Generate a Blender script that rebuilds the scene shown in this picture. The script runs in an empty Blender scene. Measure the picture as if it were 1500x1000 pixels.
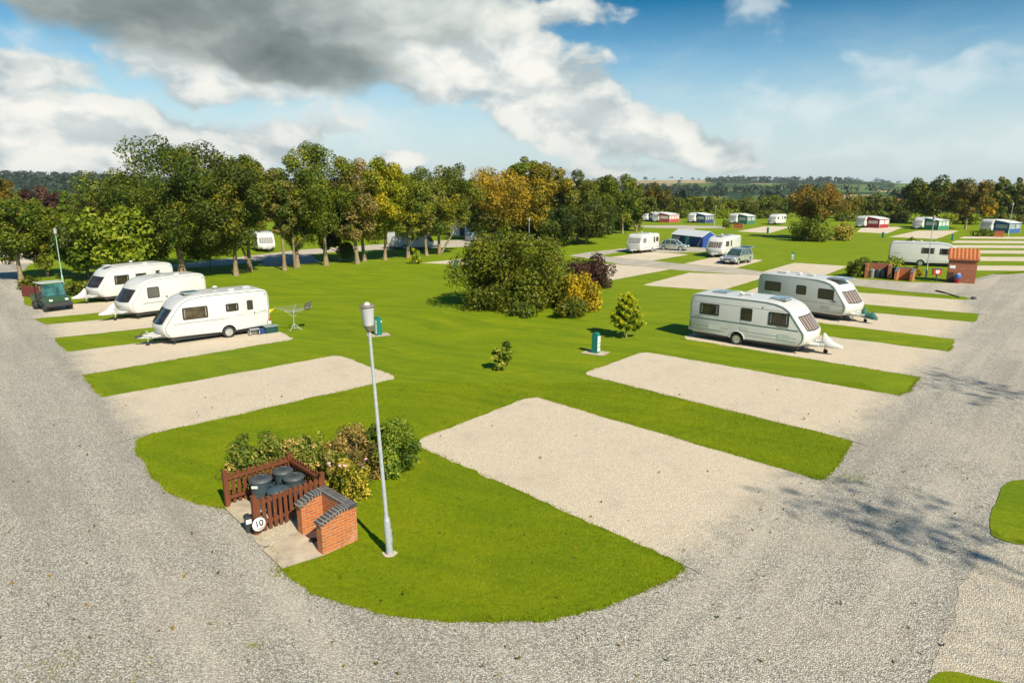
import bpy, bmesh, math, random
import numpy as np
from mathutils import Vector, Matrix, noise as mnoise
from mathutils.geometry import tessellate_polygon
random.seed(7)
PI = math.pi
SC = bpy.context.scene
COL = SC.collection
# ------------------------------------------------------------------ camera
F_PX, PITCH, CAM_H = 960.0, math.radians(12.9), 8.0
CT, ST = math.cos(PITCH), math.sin(PITCH)
cam_d = bpy.data.cameras.new("camera")
cam_d.sensor_width = 36.0
cam_d.lens = F_PX / 1500 * 36
cam_d.clip_end = 20000
cam_d.clip_start = 0.1
cam = bpy.data.objects.new("camera", cam_d)
COL.objects.link(cam)
cam.location = (0, 0, CAM_H)
cam.rotation_euler = (PI / 2 - PITCH, 0, 0)
SC.camera = cam

def ray(px, py):
    x = (px - 750) / F_PX
    y = (500 - py) / F_PX
    return Vector((x, CT + y * ST, -ST + y * CT))

def GZ(px, py, z=0.0):
    """world point at height z seen at photo position (px, py)"""
    d = ray(px, py)
    t = (z - CAM_H) / d.z
    return Vector((d.x * t, d.y * t, z))

def G(px, py):
    p = GZ(px, py, 0)
    return Vector((p.x, p.y))

def HT(bx, by, ty):
    """height of an upright standing at photo ground point (bx, by) whose top is at photo row ty"""
    p = G(bx, by)
    y = (500 - ty) / F_PX
    k = (-ST + y * CT) / (CT + y * ST)
    return CAM_H + k * p.y

def MPP(p):
    """metres per photo pixel at world point p"""
    return (p[1] * CT + CAM_H * ST) / F_PX

# ------------------------------------------------------------------ objects
def tag(o, label=None, cat=None, group=None, kind=None):
    if label: o["label"] = label
    if cat: o["category"] = cat
    if group: o["group"] = group
    if kind: o["kind"] = kind
    return o

def thing(name, label, cat, loc=(0, 0, 0), rz=0.0, group=None):
    o = bpy.data.objects.new(name, None)
    o.empty_display_size = 0.3
    COL.objects.link(o)
    loc = tuple(loc)
    o.location = loc if len(loc) == 3 else (loc[0], loc[1], 0)
    o.rotation_euler = (0, 0, rz)
    return tag(o, label, cat, group)

def link(name, me, mat=None, parent=None):
    o = bpy.data.objects.new(name, me)
    COL.objects.link(o)
    if mat is not None:
        me.materials.clear()
        for m in (mat if isinstance(mat, (list, tuple)) else [mat]):
            me.materials.append(m)
    if parent is not None:
        o.parent = parent
    return o

def copy_tree(o, parent=None):
    c = o.copy()
    COL.objects.link(c)
    c.parent = parent
    for ch in list(o.children):
        copy_tree(ch, c)
    return c

class MB:
    """mesh collector: boxes, tubes, lathes, prisms, grids -> ONE mesh object"""
    def __init__(self):
        self.v, self.f, self.m, self.s = [], [], [], []
    def add(self, vs, fs, mi=0, smooth=False):
        o = len(self.v)
        self.v += [tuple(p) for p in vs]
        for f in fs:
            self.f.append(tuple(i + o for i in f)); self.m.append(mi); self.s.append(smooth)
        return self
    def box(self, x0, y0, z0, x1, y1, z1, mi=0, b=0.0, M=None):
        if b <= 0:
            vs = [(x0,y0,z0),(x1,y0,z0),(x1,y1,z0),(x0,y1,z0),(x0,y0,z1),(x1,y0,z1),(x1,y1,z1),(x0,y1,z1)]
            fs = [(0,3,2,1),(4,5,6,7),(0,1,5,4),(1,2,6,5),(2,3,7,6),(3,0,4,7)]
        else:
            bm = bmesh.new()
            bmesh.ops.create_cube(bm, size=1.0)
            for q in bm.verts:
                q.co = Vector(((x0+x1)/2 + q.co.x*(x1-x0), (y0+y1)/2 + q.co.y*(y1-y0), (z0+z1)/2 + q.co.z*(z1-z0)))
            bmesh.ops.bevel(bm, geom=bm.edges[:], offset=b, segments=2, affect='EDGES', profile=0.5)
            bm.verts.index_update()
            vs = [q.co.copy() for q in bm.verts]
            fs = [tuple(q.index for q in f.verts) for f in bm.faces]
            bm.free()
        if M is not None: vs = [M @ Vector(p) for p in vs]
        return self.add(vs, fs, mi)
    def tube(self, pts, rad, n=8, mi=0, cap=True, smooth=True):
        pts = [Vector(p) for p in pts]
        if not isinstance(rad, (list, tuple)): rad = [rad]*len(pts)
        vs, fs = [], []
        prev = None
        for i, p in enumerate(pts):
            t = (pts[min(i+1, len(pts)-1)] - pts[max(i-1, 0)]).normalized()
            a = prev if prev is not None else (Vector((1,0,0)) if abs(t.x) < .8 else Vector((0,1,0)))
            u = (a - t*a.dot(t)).normalized(); w = t.cross(u); prev = u
            for k in range(n):
                g = 2*PI*k/n
                vs.append(p + (u*math.cos(g) + w*math.sin(g))*rad[i])
        for i in range(len(pts)-1):
            for k in range(n):
                fs.append((i*n+k, i*n+(k+1)%n, (i+1)*n+(k+1)%n, (i+1)*n+k))
        self.add(vs, fs, mi, smooth)
        if cap:
            self.add(vs[:n], [tuple(range(n-1,-1,-1))], mi); self.add(vs[-n:], [tuple(range(n))], mi)
        return self
    def lathe(self, prof, n=20, c=(0,0,0), mi=0, axis='z', smooth=True, M=None, cap=True):
        vs, fs = [], []
        for r, z in prof:
            for k in range(n):
                g = 2*PI*k/n
                if axis == 'z': p = (c[0]+r*math.cos(g), c[1]+r*math.sin(g), c[2]+z)
                else: p = (c[0]+r*math.cos(g), c[1]+z, c[2]+r*math.sin(g))
                vs.append(M @ Vector(p) if M is not None else p)
        for i in range(len(prof)-1):
            for k in range(n):
                q = (i*n+k, i*n+(k+1)%n, (i+1)*n+(k+1)%n, (i+1)*n+k)
                fs.append(q if axis == 'z' else q[::-1])
        self.add(vs, fs, mi, smooth)
        for i, rev in (((0, True), (len(prof)-1, False)) if cap else ()):
            if prof[i][0] > 1e-5:
                ids = list(range(n))
                if rev != (axis != 'z'): ids = ids[::-1]
                self.add(vs[i*n:(i+1)*n], [tuple(ids)], mi)
        return self
    def prism(self, poly, a, b, plane='xz', mi=0, M=None):
        """closed polygon extruded along the third axis from a to b"""
        n = len(poly)
        def P(q, t):
            if plane == 'xz': p = (q[0], t, q[1])
            elif plane == 'yz': p = (t, q[0], q[1])
            else: p = (q[0], q[1], t)
            return M @ Vector(p) if M is not None else p
        vs = [P(q, a) for q in poly] + [P(q, b) for q in poly]
        fs = [(i, (i+1)%n, n+(i+1)%n, n+i) for i in range(n)]
        fs += [tuple(range(n-1,-1,-1)), tuple(range(n, 2*n))]
        return self.add(vs, fs, mi)
    def grid(self, rows, mi=0, smooth=True):
        m = len(rows[0])
        vs = [p for r in rows for p in r]
        fs = [(i*m+k, i*m+k+1, (i+1)*m+k+1, (i+1)*m+k) for i in range(len(rows)-1) for k in range(m-1)]
        return self.add(vs, fs, mi, smooth)
    def mesh(self, name, fix=True, weld=False):
        me = bpy.data.meshes.new(name)
        me.from_pydata(self.v, [], self.f)
        me.polygons.foreach_set('material_index', self.m)
        me.polygons.foreach_set('use_smooth', self.s)
        if fix:
            bm = bmesh.new(); bm.from_mesh(me)
            if weld: bmesh.ops.remove_doubles(bm, verts=bm.verts, dist=1e-5)
            bmesh.ops.recalc_face_normals(bm, faces=bm.faces)
            bm.to_mesh(me); bm.free()
        me.update()
        return me
    def build(self, name, mat, parent=None, loc=None, rz=None, fix=True, weld=False):
        o = link(name, self.mesh(name, fix, weld), mat, parent)
        if loc is not None: o.location = loc
        if rz is not None: o.rotation_euler = (0, 0, rz)
        return o

def rrect(x0, x1, z0, z1, r, n=4):
    r = min(r, (x1-x0)/2*.99, (z1-z0)/2*.99)
    out = []
    for cx, cz, a0 in ((x1-r, z1-r, 0), (x0+r, z1-r, 90), (x0+r, z0+r, 180), (x1-r, z0+r, 270)):
        for k in range(n+1):
            a = math.radians(a0 + 90*k/n)
            out.append((cx + r*math.cos(a), cz + r*math.sin(a)))
    return out

def sm(a, b, x):
    t = max(0.0, min(1.0, (x-a)/(b-a)))
    return t*t*(3-2*t)

# ------------------------------------------------------------------ node helpers
def new_mat(name):
    m = bpy.data.materials.new(name)
    m.use_nodes = True
    nt = m.node_tree
    for n in list(nt.nodes): nt.nodes.remove(n)
    out = nt.nodes.new('ShaderNodeOutputMaterial')
    b = nt.nodes.new('ShaderNodeBsdfPrincipled')
    nt.links.new(b.outputs[0], out.inputs[0])
    return m, nt, b, out

class NT:
    def __init__(self, nt): self.t = nt
    def n(self, ty, **k):
        q = self.t.nodes.new(ty)
        for a, v in k.items(): setattr(q, a, v)
        return q
    def l(self, a, b): self.t.links.new(a, b)
    def put(self, sock, v):
        if isinstance(v, bpy.types.NodeSocket): self.l(v, sock)
        elif v is not None: sock.default_value = v
    def math(self, op, a, b=None, c=None, clamp=False):
        q = self.n('ShaderNodeMath', operation=op, use_clamp=clamp)
        self.put(q.inputs[0], a); self.put(q.inputs[1], b); self.put(q.inputs[2], c)
        return q.outputs[0]
    def vmath(self, op, a, b=None):
        q = self.n('ShaderNodeVectorMath', operation=op)
        self.put(q.inputs[0], a)
        if b is not None: self.put(q.inputs[1], b)
        return q.outputs['Value'] if op in ('LENGTH', 'DOT_PRODUCT') else q.outputs[0]
    def noise(self, vec, scale, detail=4, rough=.55, dist=0.0, out='Fac'):
        q = self.n('ShaderNodeTexNoise')
        if vec is not None: self.l(vec, q.inputs['Vector'])
        q.inputs['Scale'].default_value = scale; q.inputs['Detail'].default_value = detail
        q.inputs['Roughness'].default_value = rough; q.inputs['Distortion'].default_value = dist
        return q.outputs[out]
    def vor(self, vec, scale, out='Color', feature='F1', rnd=1.0):
        q = self.n('ShaderNodeTexVoronoi', feature=feature)
        if vec is not None: self.l(vec, q.inputs['Vector'])
        q.inputs['Scale'].default_value = scale; q.inputs['Randomness'].default_value = rnd
        return q.outputs[out]
    def ramp(self, fac, stops, interp='LINEAR'):
        q = self.n('ShaderNodeValToRGB')
        q.color_ramp.interpolation = interp
        e = q.color_ramp.elements
        while len(e) < len(stops): e.new(0.5)
        for i, (p, c) in enumerate(stops):
            e[i].position = p
            e[i].color = (c, c, c, 1) if isinstance(c, (int, float)) else (*c, 1)
        self.l(fac, q.inputs[0])
        return q.outputs[0]
    def mr(self, v, a, b, c=0.0, d=1.0, smooth=False):
        q = self.n('ShaderNodeMapRange', interpolation_type='SMOOTHSTEP' if smooth else 'LINEAR')
        self.put(q.inputs[0], v); self.put(q.inputs[1], a); self.put(q.inputs[2], b); self.put(q.inputs[3], c); self.put(q.inputs[4], d)
        return q.outputs[0]
    def mix(self, fac, a, b, blend='MIX'):
        q = self.n('ShaderNodeMix', data_type='RGBA', blend_type=blend)
        self.put(q.inputs[0], fac)
        for s, v in ((q.inputs[6], a), (q.inputs[7], b)):
            self.put(s, (*v, 1) if isinstance(v, (tuple, list)) and len(v) == 3 else v)
        return q.outputs[2]
    def mapping(self, vec, loc=(0,0,0), rot=(0,0,0), scale=(1,1,1), ty='POINT'):
        q = self.n('ShaderNodeMapping', vector_type=ty)
        self.l(vec, q.inputs[0])
        q.inputs[1].default_value = loc; q.inputs[2].default_value = rot; q.inputs[3].default_value = scale
        return q.outputs[0]
    def bump(self, h, strength, dist):
        q = self.n('ShaderNodeBump')
        q.inputs['Strength'].default_value = strength; q.inputs['Distance'].default_value = dist
        self.l(h, q.inputs['Height'])
        return q.outputs[0]
    def attr(self, name, out='Fac'):
        return self.n('ShaderNodeAttribute', attribute_name=name).outputs[out]
    def pos(self): return self.n('ShaderNodeNewGeometry').outputs['Position']
    def obj(self): return self.n('ShaderNodeTexCoord').outputs['Object']

MATS = {}
def mat(name, col, rough=.5, metal=0.0, var=.08, vscale=6.0, spec=.5, bump=0.0, bscale=60, coat=0.0, dirt=None):
    """plain painted / plastic / metal surface with a little uneven wear"""
    if name in MATS: return MATS[name]
    m, nt, b, out = new_mat(name)
    t = NT(nt)
    p = t.obj()
    n1 = t.noise(p, vscale, 5)
    lo = tuple(c*(1-var*1.6) for c in col); hi = tuple(min(1, c*(1+var)) for c in col)
    c = t.ramp(n1, [(.3, lo), (.7, hi)])
    if dirt:
        n2 = t.noise(p, vscale*.35, 6, .7)
        c = t.mix(t.mr(n2, .56, .75, 0, dirt[3]), c, dirt[:3])
    t.l(c, b.inputs['Base Color'])
    r = t.mr(t.noise(p, vscale*2.3, 3), .3, .7, max(0.02, rough-.08), min(1, rough+.08))
    t.l(r, b.inputs['Roughness'])
    b.inputs['Metallic'].default_value = metal
    b.inputs['Specular IOR Level'].default_value = spec
    b.inputs['Coat Weight'].default_value = coat
    b.inputs['Coat Roughness'].default_value = .05
    if bump: t.l(t.bump(t.noise(p, bscale, 4), bump, .01), b.inputs['Normal'])
    MATS[name] = m
    return m
# ------------------------------------------------------------------ light
SUN_AZ, SUN_EL = math.radians(33), math.radians(41)     # sun behind the camera, to its right
S = Vector((math.sin(SUN_AZ)*math.cos(SUN_EL), -math.cos(SUN_AZ)*math.cos(SUN_EL), math.sin(SUN_EL)))
sd = bpy.data.lights.new("sun", 'SUN')
sd.energy = 4.7; sd.angle = math.radians(.55); sd.color = (1.0, .905, .715)
so = bpy.data.objects.new("sun", sd); COL.objects.link(so)
so.rotation_euler = (-S).to_track_quat('-Z', 'Y').to_euler()
so.location = S*60

W = bpy.data.worlds.new("World"); SC.world = W; W.use_nodes = True
wt = W.node_tree
for n in list(wt.nodes): wt.nodes.remove(n)
t = NT(wt)
wo = t.n('ShaderNodeOutputWorld'); bg = t.n('ShaderNodeBackground'); t.l(bg.outputs[0], wo.inputs[0])
sky = t.n('ShaderNodeTexSky', sky_type='NISHITA')
sky.sun_disc = False; sky.sun_elevation = SUN_EL; sky.sun_rotation = PI - SUN_AZ
sky.air_density = 1.0; sky.dust_density = 1.0; sky.ozone_density = 2.0
SKY_K = .10
D = t.n('ShaderNodeTexCoord').outputs['Generated']
sep = t.n('ShaderNodeSeparateXYZ'); t.l(D, sep.inputs[0])
az = t.math('ARCTAN2', sep.outputs[0], sep.outputs[1])
el = t.math('ARCSINE', sep.outputs[2])
cmb = t.n('ShaderNodeCombineXYZ'); t.l(az, cmb.inputs[0]); t.l(el, cmb.inputs[1])
AE = cmb.outputs[0]
def azel(px, py):
    d = ray(px, py).normalized()
    return math.atan2(d.x, d.y), math.asin(d.z)
# colour balance of the clear sky: deeper and more teal higher up
tint = t.ramp(t.mr(el, 0.0, .5), [(0, (.86, 1.0, .98)), (.16, (.66, .94, .94)), (.36, (.24, .64, .76)), (.52, (.03, .36, .50)), (1, (.08, .42, .60))])
clear = t.mix(1.0, sky.outputs[0], tint, 'MULTIPLY')
# cloud cover in direction space
warp = t.vmath('ADD', AE, t.vmath('SCALE', t.vmath('SUBTRACT', t.noise(AE, 9, 3, .5, out='Color'), (.5, .5, .5)), None))
warp.node.inputs[1].links[0].from_node.inputs['Scale'].default_value = .05
Wp = t.mapping(warp, scale=(1, 1.7, 1))
n_big = t.noise(Wp, 10, 7, .52)
n_off = t.noise(t.vmath('ADD', Wp, (.020, .040, 0)), 10, 7, .52)
relief = t.math('SUBTRACT', n_big, n_off)
def blob(px, py, rx, ry, rot=0.0, w=1.0):
    a, e = azel(px, py)
    q = t.mapping(warp, loc=(a, e, 0), rot=(0, 0, math.radians(rot)), scale=(rx/F_PX, ry/F_PX, 1), ty='TEXTURE')
    return t.math('MULTIPLY', t.math('SUBTRACT', 1.0, t.vmath('LENGTH', q)), w)
def smax(vals):
    r = vals[0]
    for v in vals[1:]: r = t.math('SMOOTH_MAX', r, v, .15)
    return r
white = smax([blob(650, 92, 160, 66, -8), blob(760, 92, 130, 70, -20), blob(800, 155, 190, 62, -20), blob(900, 190, 160, 46, -14), blob(985, 205, 110, 38, -12), blob(1020, 228, 100, 16, -5),
              blob(330, 92, 170, 60, 0, .8), blob(40, 165, 190, 46, -4), blob(130, 185, 130, 38, -6), blob(110, 212, 190, 40, 0), blob(20, 100, 120, 30, 0, .8), blob(60, 240, 230, 26, 0, .9),
              blob(590, 233, 36, 18, 0, .8), blob(300, 200, 200, 36, 0, .5), blob(860, 250, 160, 16, 0, .5), blob(780, 18, 120, 30, 0, .7)])
wisp = smax([blob(1255, 220, 70, 22, 0, .9), blob(1090, 22, 60, 30, 0), blob(1440, 78, 110, 26, 8, .8), blob(1480, 215, 150, 50, 6), blob(1330, 125, 190, 56, 6, .75), blob(45, 35, 50, 26, 0), blob(1180, 165, 220, 66, 0, .8), blob(460, 190, 300, 60, 0), blob(1000, 60, 60, 20, 0, .4)])
dark = smax([blob(330, 6, 270, 74, 2), blob(430, 76, 150, 52, -10), blob(590, 14, 220, 44, -3, .9), blob(160, -8, 160, 36, 6, .8)])
core = smax([blob(410, 82, 190, 66, -12), blob(270, 18, 250, 66, 4, .9), blob(480, 36, 160, 56, 0, .4)])
soft = t.noise(Wp, 6, 4, .5)
dens_w = t.math('ADD', white, t.math('MULTIPLY', t.math('SUBTRACT', n_big, .5), 1.7))
m_w = t.mr(dens_w, .0, .30, 0, .98, True)
dens_p = t.math('ADD', wisp, t.math('MULTIPLY', t.math('SUBTRACT', n_big, .5), 3.4))
m_p = t.mr(dens_p, .15, 1.1, 0, .60, True)
dens_d = t.math('ADD', dark, t.math('MULTIPLY', t.math('SUBTRACT', n_big, .5), 1.2))
m_d = t.mr(dens_d, -.04, .30, 0, .98, True)
veil = t.math('MULTIPLY', t.mr(t.noise(t.mapping(warp, scale=(1, 3.2, 1)), 7, 8, .62), .42, .72, 0, .6, True), t.mr(el, .02, .24, 1, .0))
horizon = t.ramp(t.mr(el, 0, .3), [(0, .92), (.26, .76), (.45, .42), (.66, .11), (.82, 0)])
K = 1.0/SKY_K
def kc(c): return tuple(x*K for x in c)
# thin rims stay bright, thick low bellies go grey
body_ = t.mr(dens_w, .05, .95, 0, 1)
wl = t.math('ADD', t.math('MULTIPLY', t.mr(relief, -.10, .10, 0, 1), .46), t.math('ADD', t.math('MULTIPLY', t.mr(soft, .35, .65, 0, 1), .20), t.math('MULTIPLY', body_, .38)))
wcol = t.ramp(wl, [(.16, kc((.31, .355, .365))), (.40, kc((.43, .465, .46))), (.64, kc((.55, .56, .53))), (.88, kc((.645, .635, .585)))])
dl = t.math('SUBTRACT', t.math('ADD', t.math('MULTIPLY', relief, .75), t.math('ADD', t.math('MULTIPLY', soft, .42), .52)), t.math('MULTIPLY', core, .74), clamp=True)
dcol = t.ramp(dl, [(0, kc((.095, .120, .120))), (.30, kc((.165, .196, .190))), (.60, kc((.31, .345, .33))), (.85, kc((.47, .50, .47))), (1, kc((.60, .60, .55)))])
c = t.mix(horizon, clear, kc((.43, .50, .51)))
c = t.mix(veil, c, kc((.44, .50, .51)))
c = t.mix(m_p, c, kc((.52, .57, .57)))
c = t.mix(m_w, c, wcol)
c = t.mix(m_d, c, dcol)
t.l(c, bg.inputs[0])
bg.inputs[1].default_value = SKY_K

SC.view_settings.view_transform = 'Standard'
SC.view_settings.look = 'None'
SC.view_settings.exposure = .62
SC.view_settings.gamma = 1
SC.view_settings.use_curve_mapping = False
SC.cycles.max_bounces = 6
SC.cycles.transparent_max_bounces = 12
SC.cycles.caustics_reflective = False; SC.cycles.caustics_refractive = False
try:
    SC.cycles.use_denoising = True
except Exception: pass

# ------------------------------------------------------------------ ground materials
def grass_nodes(t, p):
    n1 = t.noise(p, .55, 6, .6); n2 = t.noise(p, 7, 6, .65); n3 = t.noise(p, 55, 3, .7)
    c = t.ramp(n2, [(.28, (.142, .208, .0013)), (.52, (.228, .300, .0018)), (.78, (.302, .350, .0030))])
    c = t.mix(t.mr(n1, .50, .72, 0, .75), c, (.31, .33, .006))           # drier, yellower patches
    c = t.mix(t.mr(t.noise(p, 1.7, 5, .6), .58, .75, 0, .5), c, (.125, .215, .002))
    # mowing passes: long broken streaks, wandering a little
    pw = t.vmath('ADD', p, t.vmath('SCALE', t.noise(p, .05, 2, .5, out='Color')))
    pw.node.inputs[1].links[0].from_node.inputs['Scale'].default_value = 14
    s1 = t.noise(t.mapping(pw, rot=(0, 0, math.radians(-24)), scale=(9, .75, 1), ty='TEXTURE'), 1.0, 4, .6)
    s2 = t.noise(t.mapping(p, rot=(0, 0, math.radians(28)), scale=(6, .5, 1), ty='TEXTURE'), 1.0, 3, .6)
    c = t.mix(t.mr(s1, .46, .62, 0, .62), c, (.122, .198, .002))
    c = t.mix(t.mr(s1, .44, .32, 0, .45), c, (.330, .34, .004))
    c = t.mix(t.mr(s2, .54, .68, 0, .40), c, (.120, .188, .002))
    c = t.mix(t.mr(t.noise(p, .11, 4, .6), .48, .66, 0, .45), c, (.148, .228, .002))
    c = t.mix(t.mr(t.noise(p, 2.6, 6, .75), .64, .76, 0, .5), c, (.33, .29, .03))
    c = t.mix(t.mr(n3, .35, .70, .45, 0), c, (.075, .130, .0015))
    h = t.math('ADD', t.math('MULTIPLY', n3, .6), t.math('MULTIPLY', n2, .8))
    return c, h
m_grass, nt, b, out = new_mat("mown_grass"); t = NT(nt)
p = t.pos()
c, h = grass_nodes(t, p)
t.l(c, b.inputs['Base Color']); b.inputs['Roughness'].default_value = .85; b.inputs['Specular IOR Level'].default_value = .15
t.l(t.bump(h, .9, .06), b.inputs['Normal'])

m_blade, nt, b, out = new_mat("grass_blades"); t = NT(nt)
a = t.attr('tint')
c = t.ramp(a, [(0, (.130, .188, .002)), (.5, (.240, .290, .003)), (.88, (.345, .355, .007)), (1, (.44, .36, .05))])
t.l(c, b.inputs['Base Color']); b.inputs['Roughness'].default_value = .6; b.inputs['Specular IOR Level'].default_value = .2
tr = t.n('ShaderNodeBsdfTranslucent'); t.l(c, tr.inputs[0]); ms = t.n('ShaderNodeMixShader'); ms.inputs[0].default_value = .35
t.l(b.outputs[0], ms.inputs[1]); t.l(tr.outputs[0], ms.inputs[2]); t.l(ms.outputs[0], out.inputs[0])

m_gravel, nt, b, out = new_mat("loose_gravel"); t = NT(nt)
p = t.pos()
pale = t.attr('pale')
pj = t.vmath('ADD', p, t.vmath('SCALE', t.noise(p, 3, 3, out='Color')))
pj.node.inputs[1].links[0].from_node.inputs['Scale'].default_value = .03
v1 = t.vor(pj, 36, 'Color'); v2 = t.vor(pj, 78, 'Color'); dist = t.vor(pj, 36, 'Distance')
g1 = t.n('ShaderNodeSeparateColor'); t.l(v1, g1.inputs[0]); g2 = t.n('ShaderNodeSeparateColor'); t.l(v2, g2.inputs[0])
st = t.math('ADD', t.math('MULTIPLY', g1.outputs[0], .6), t.math('MULTIPLY', g2.outputs[1], .4))
grey = t.ramp(st, [(.08, (.125, .116, .105)), (.30, (.350, .325, .280)), (.55, (.57, .53, .455)), (.85, (.80, .75, .65))])
grey = t.mix(t.math('MULTIPLY', t.mr(g1.outputs[2], .82, .9), .6), grey, (.34, .22, .12))
grey = t.mix(t.mr(dist, .34, .58, 0, .50), grey, (.055, .053, .05))
beig = t.ramp(st, [(.05, (.45, .365, .27)), (.45, (.66, .555, .42)), (.9, (.78, .68, .54))])
beig = t.mix(t.mr(dist, .42, .62, 0, .28), beig, (.29, .22, .15))
fac = t.math('ADD', pale, t.math('MULTIPLY', t.math('SUBTRACT', t.noise(p, 2.2, 6, .7), .5), t.mr(t.math('ABSOLUTE', t.math('SUBTRACT', pale, .5)), .1, .5, 1.3, .22)))
fac = t.mr(fac, .15, .85, 0, 1)
c = t.mix(fac, grey, beig)
# worn, dusty wheel tracks, damp and dirty patches
big = t.noise(p, .22, 5, .6); mid = t.noise(p, .9, 6, .65)
c = t.mix(t.mr(big, .52, .72, 0, .40), c, (.56, .48, .37))
c = t.mix(t.mr(mid, .56, .78, 0, .36), c, (.30, .245, .185))
c = t.mix(t.math('MULTIPLY', fac, t.mr(t.noise(p, .45, 5, .65), .50, .66, 0, .34)), c, (.52, .43, .32))
c = t.mix(t.mr(t.noise(p, 1.6, 8, .75), .655, .73, 0, .5), c, (.105, .095, .040))
_v = G(1397,497)-G(1247,650); A_R = math.atan2(_v.y, _v.x); _v = G(80,493)-G(197,645); A_L = math.atan2(_v.y, _v.x)
lp_ = t.noise(t.mapping(p, rot=(0, 0, A_R), scale=(16, 1.3, 1), ty='TEXTURE'), 1.0, 4, .55)
lq_ = t.noise(t.mapping(p, rot=(0, 0, A_L), scale=(16, 1.3, 1), ty='TEXTURE'), 1.0, 4, .55)
sx_ = t.n('ShaderNodeSeparateXYZ'); t.l(p, sx_.inputs[0])
trk = t.mix(t.mr(sx_.outputs[0], -3, 3, 0, 1), lq_, lp_)
tk = t.n('ShaderNodeRGBToBW'); t.l(trk, tk.inputs[0])
np_ = t.math('SUBTRACT', 1.0, fac, clamp=True)
c = t.mix(t.math('MULTIPLY', np_, t.mr(tk.outputs[0], .52, .66, 0, .36)), c, (.235, .212, .180))
c = t.mix(t.math('MULTIPLY', np_, t.mr(tk.outputs[0], .47, .34, 0, .34)), c, (.60, .53, .43))
t.l(c, b.inputs['Base Color']); b.inputs['Roughness'].default_value = .9; b.inputs['Specular IOR Level'].default_value = .2
hh = t.math('SUBTRACT', t.math('MULTIPLY', st, .5), t.math('MULTIPLY', dist, 1.2))
t.l(t.bump(hh, .75, .022), b.inputs['Normal'])

m_land, nt, b, out = new_mat("open_country"); t = NT(nt)
p = t.pos()
c1, h = grass_nodes(t, p)
cv = t.attr('cover', 'Color')
n = t.noise(p, .012, 6, .6)
cv2 = t.mix(t.mr(n, .35, .7, 0, .35), cv, (.05, .08, .02))
far = t.mr(t.vmath('LENGTH', p), 230, 320, 0, 1)
c = t.mix(far, c1, cv2)
t.l(c, b.inputs['Base Color']); b.inputs['Roughness'].default_value = .9; b.inputs['Specular IOR Level'].default_value = .1

m_slab = mat("concrete_slab", (.46, .38, .28), .85, var=.16, vscale=2.2, bump=.25, bscale=40, dirt=(.16, .12, .08, .7))

# ------------------------------------------------------------------ ground geometry
LAWN_Z, PITCH_Z, OVER_Z = .014, .019, .024
def resample(pts, step, jit, closed=True, seed=0, keep=None):
    out = []
    n = len(pts)
    for i in range(n if closed else n-1):
        a, b_ = Vector(pts[i]), Vector(pts[(i+1) % n])
        L = (b_-a).length
        st_ = max(step, min(a.length, b_.length)*step*.035)
        k = max(1, min(400, int(L/st_)))
        for j in range(k): out.append(a.lerp(b_, j/k))
    if not closed: out.append(Vector(pts[-1]))
    res = []
    for q in out:
        w = mnoise.noise_vector(Vector((q.x*.9+seed, q.y*.9, 3.1)))*1.2 + mnoise.noise_vector(Vector((q.x*4+seed, q.y*4, 7.7)))*.8
        res.append(Vector((q.x + w.x*jit, q.y + w.y*jit)))
    return res
def smooth_poly(pts, it=2):
    for _ in range(it):
        n = len(pts); o = []
        for i in range(n):
            a, b_ = Vector(pts[i]), Vector(pts[(i+1) % n])
            o += [a.lerp(b_, .22), a.lerp(b_, .78)]
        pts = o
    return pts
def sheet(name, poly, z, m, pale=None, kind='structure'):
    vs = [Vector((q.x, q.y, z)) for q in poly]
    tris = tessellate_polygon([vs])
    me = bpy.data.meshes.new(name)
    me.from_pydata(vs, [], [tuple(x) for x in tris])
    bm = bmesh.new(); bm.from_mesh(me)
    for f in bm.faces:
        f.normal_update()
        if f.normal.z < 0: f.normal_flip()
    bm.to_mesh(me); bm.free()
    if pale is not None:
        at = me.attributes.new('pale', 'FLOAT', 'POINT')
        at.data.foreach_set('value', [pale]*len(me.vertices))
    o = link(name, me, m)
    return tag(o, kind=kind)

# one big ground sheet: near lawn level out to the hills
AZS = np.linspace(-PI, PI, 361)
RS = np.concatenate([[1.0, 20, 60, 120, 180, 220, 260, 300], np.linspace(340, 900, 22), np.linspace(940, 3600, 62), [4200, 6000]])
def skyline(a):                                   # elevation (deg) of the skyline over the horizon, by azimuth in degrees
    xs = [-180, -60, -44, -38, -34, -31.5, -29.8, -28, -24, -10, 2, 8, 9.5, 14, 19, 24, 27, 30, 33, 40, 60, 180]
    ys = [.6, .9, 1.12, 1.22, 1.18, 1.08, .85, .85, .85, .8, .9, .98, .98, .95, .90, .84, .70, .52, .42, .40, .5, .6]
    return np.interp(a, xs, ys)
def land_z(x, y):
    r = math.hypot(x, y); a = math.degrees(math.atan2(x, y))
    top = CAM_H + 2700*math.tan(math.radians(float(skyline(a))))
    w = mnoise.noise(Vector((x*.0016, y*.0016, 1.3)))*14 + mnoise.noise(Vector((x*.005, y*.005, 4.3)))*5
    s = sm(620, 2700, r)
    z = -4.5*sm(240, 420, r) + (top)*s**1.25 + w*sm(500, 1500, r)*(1-sm(2300, 2700, r)*.75)
    if -36 < a < -26: z += 10*sm(900, 1200, r)*(1-sm(1250, 1700, r))*(1-abs(a+31)/5 if abs(a+31) < 5 else 0)
    if r > 2800: z -= (r-2800)*.012
    return z - .05
WOOD, GREEN, STRAW, PALEG, DARKG = (.020, .045, .018), (.105, .165, .030), (.42, .31, .16), (.20, .25, .065), (.055, .105, .022)
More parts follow.
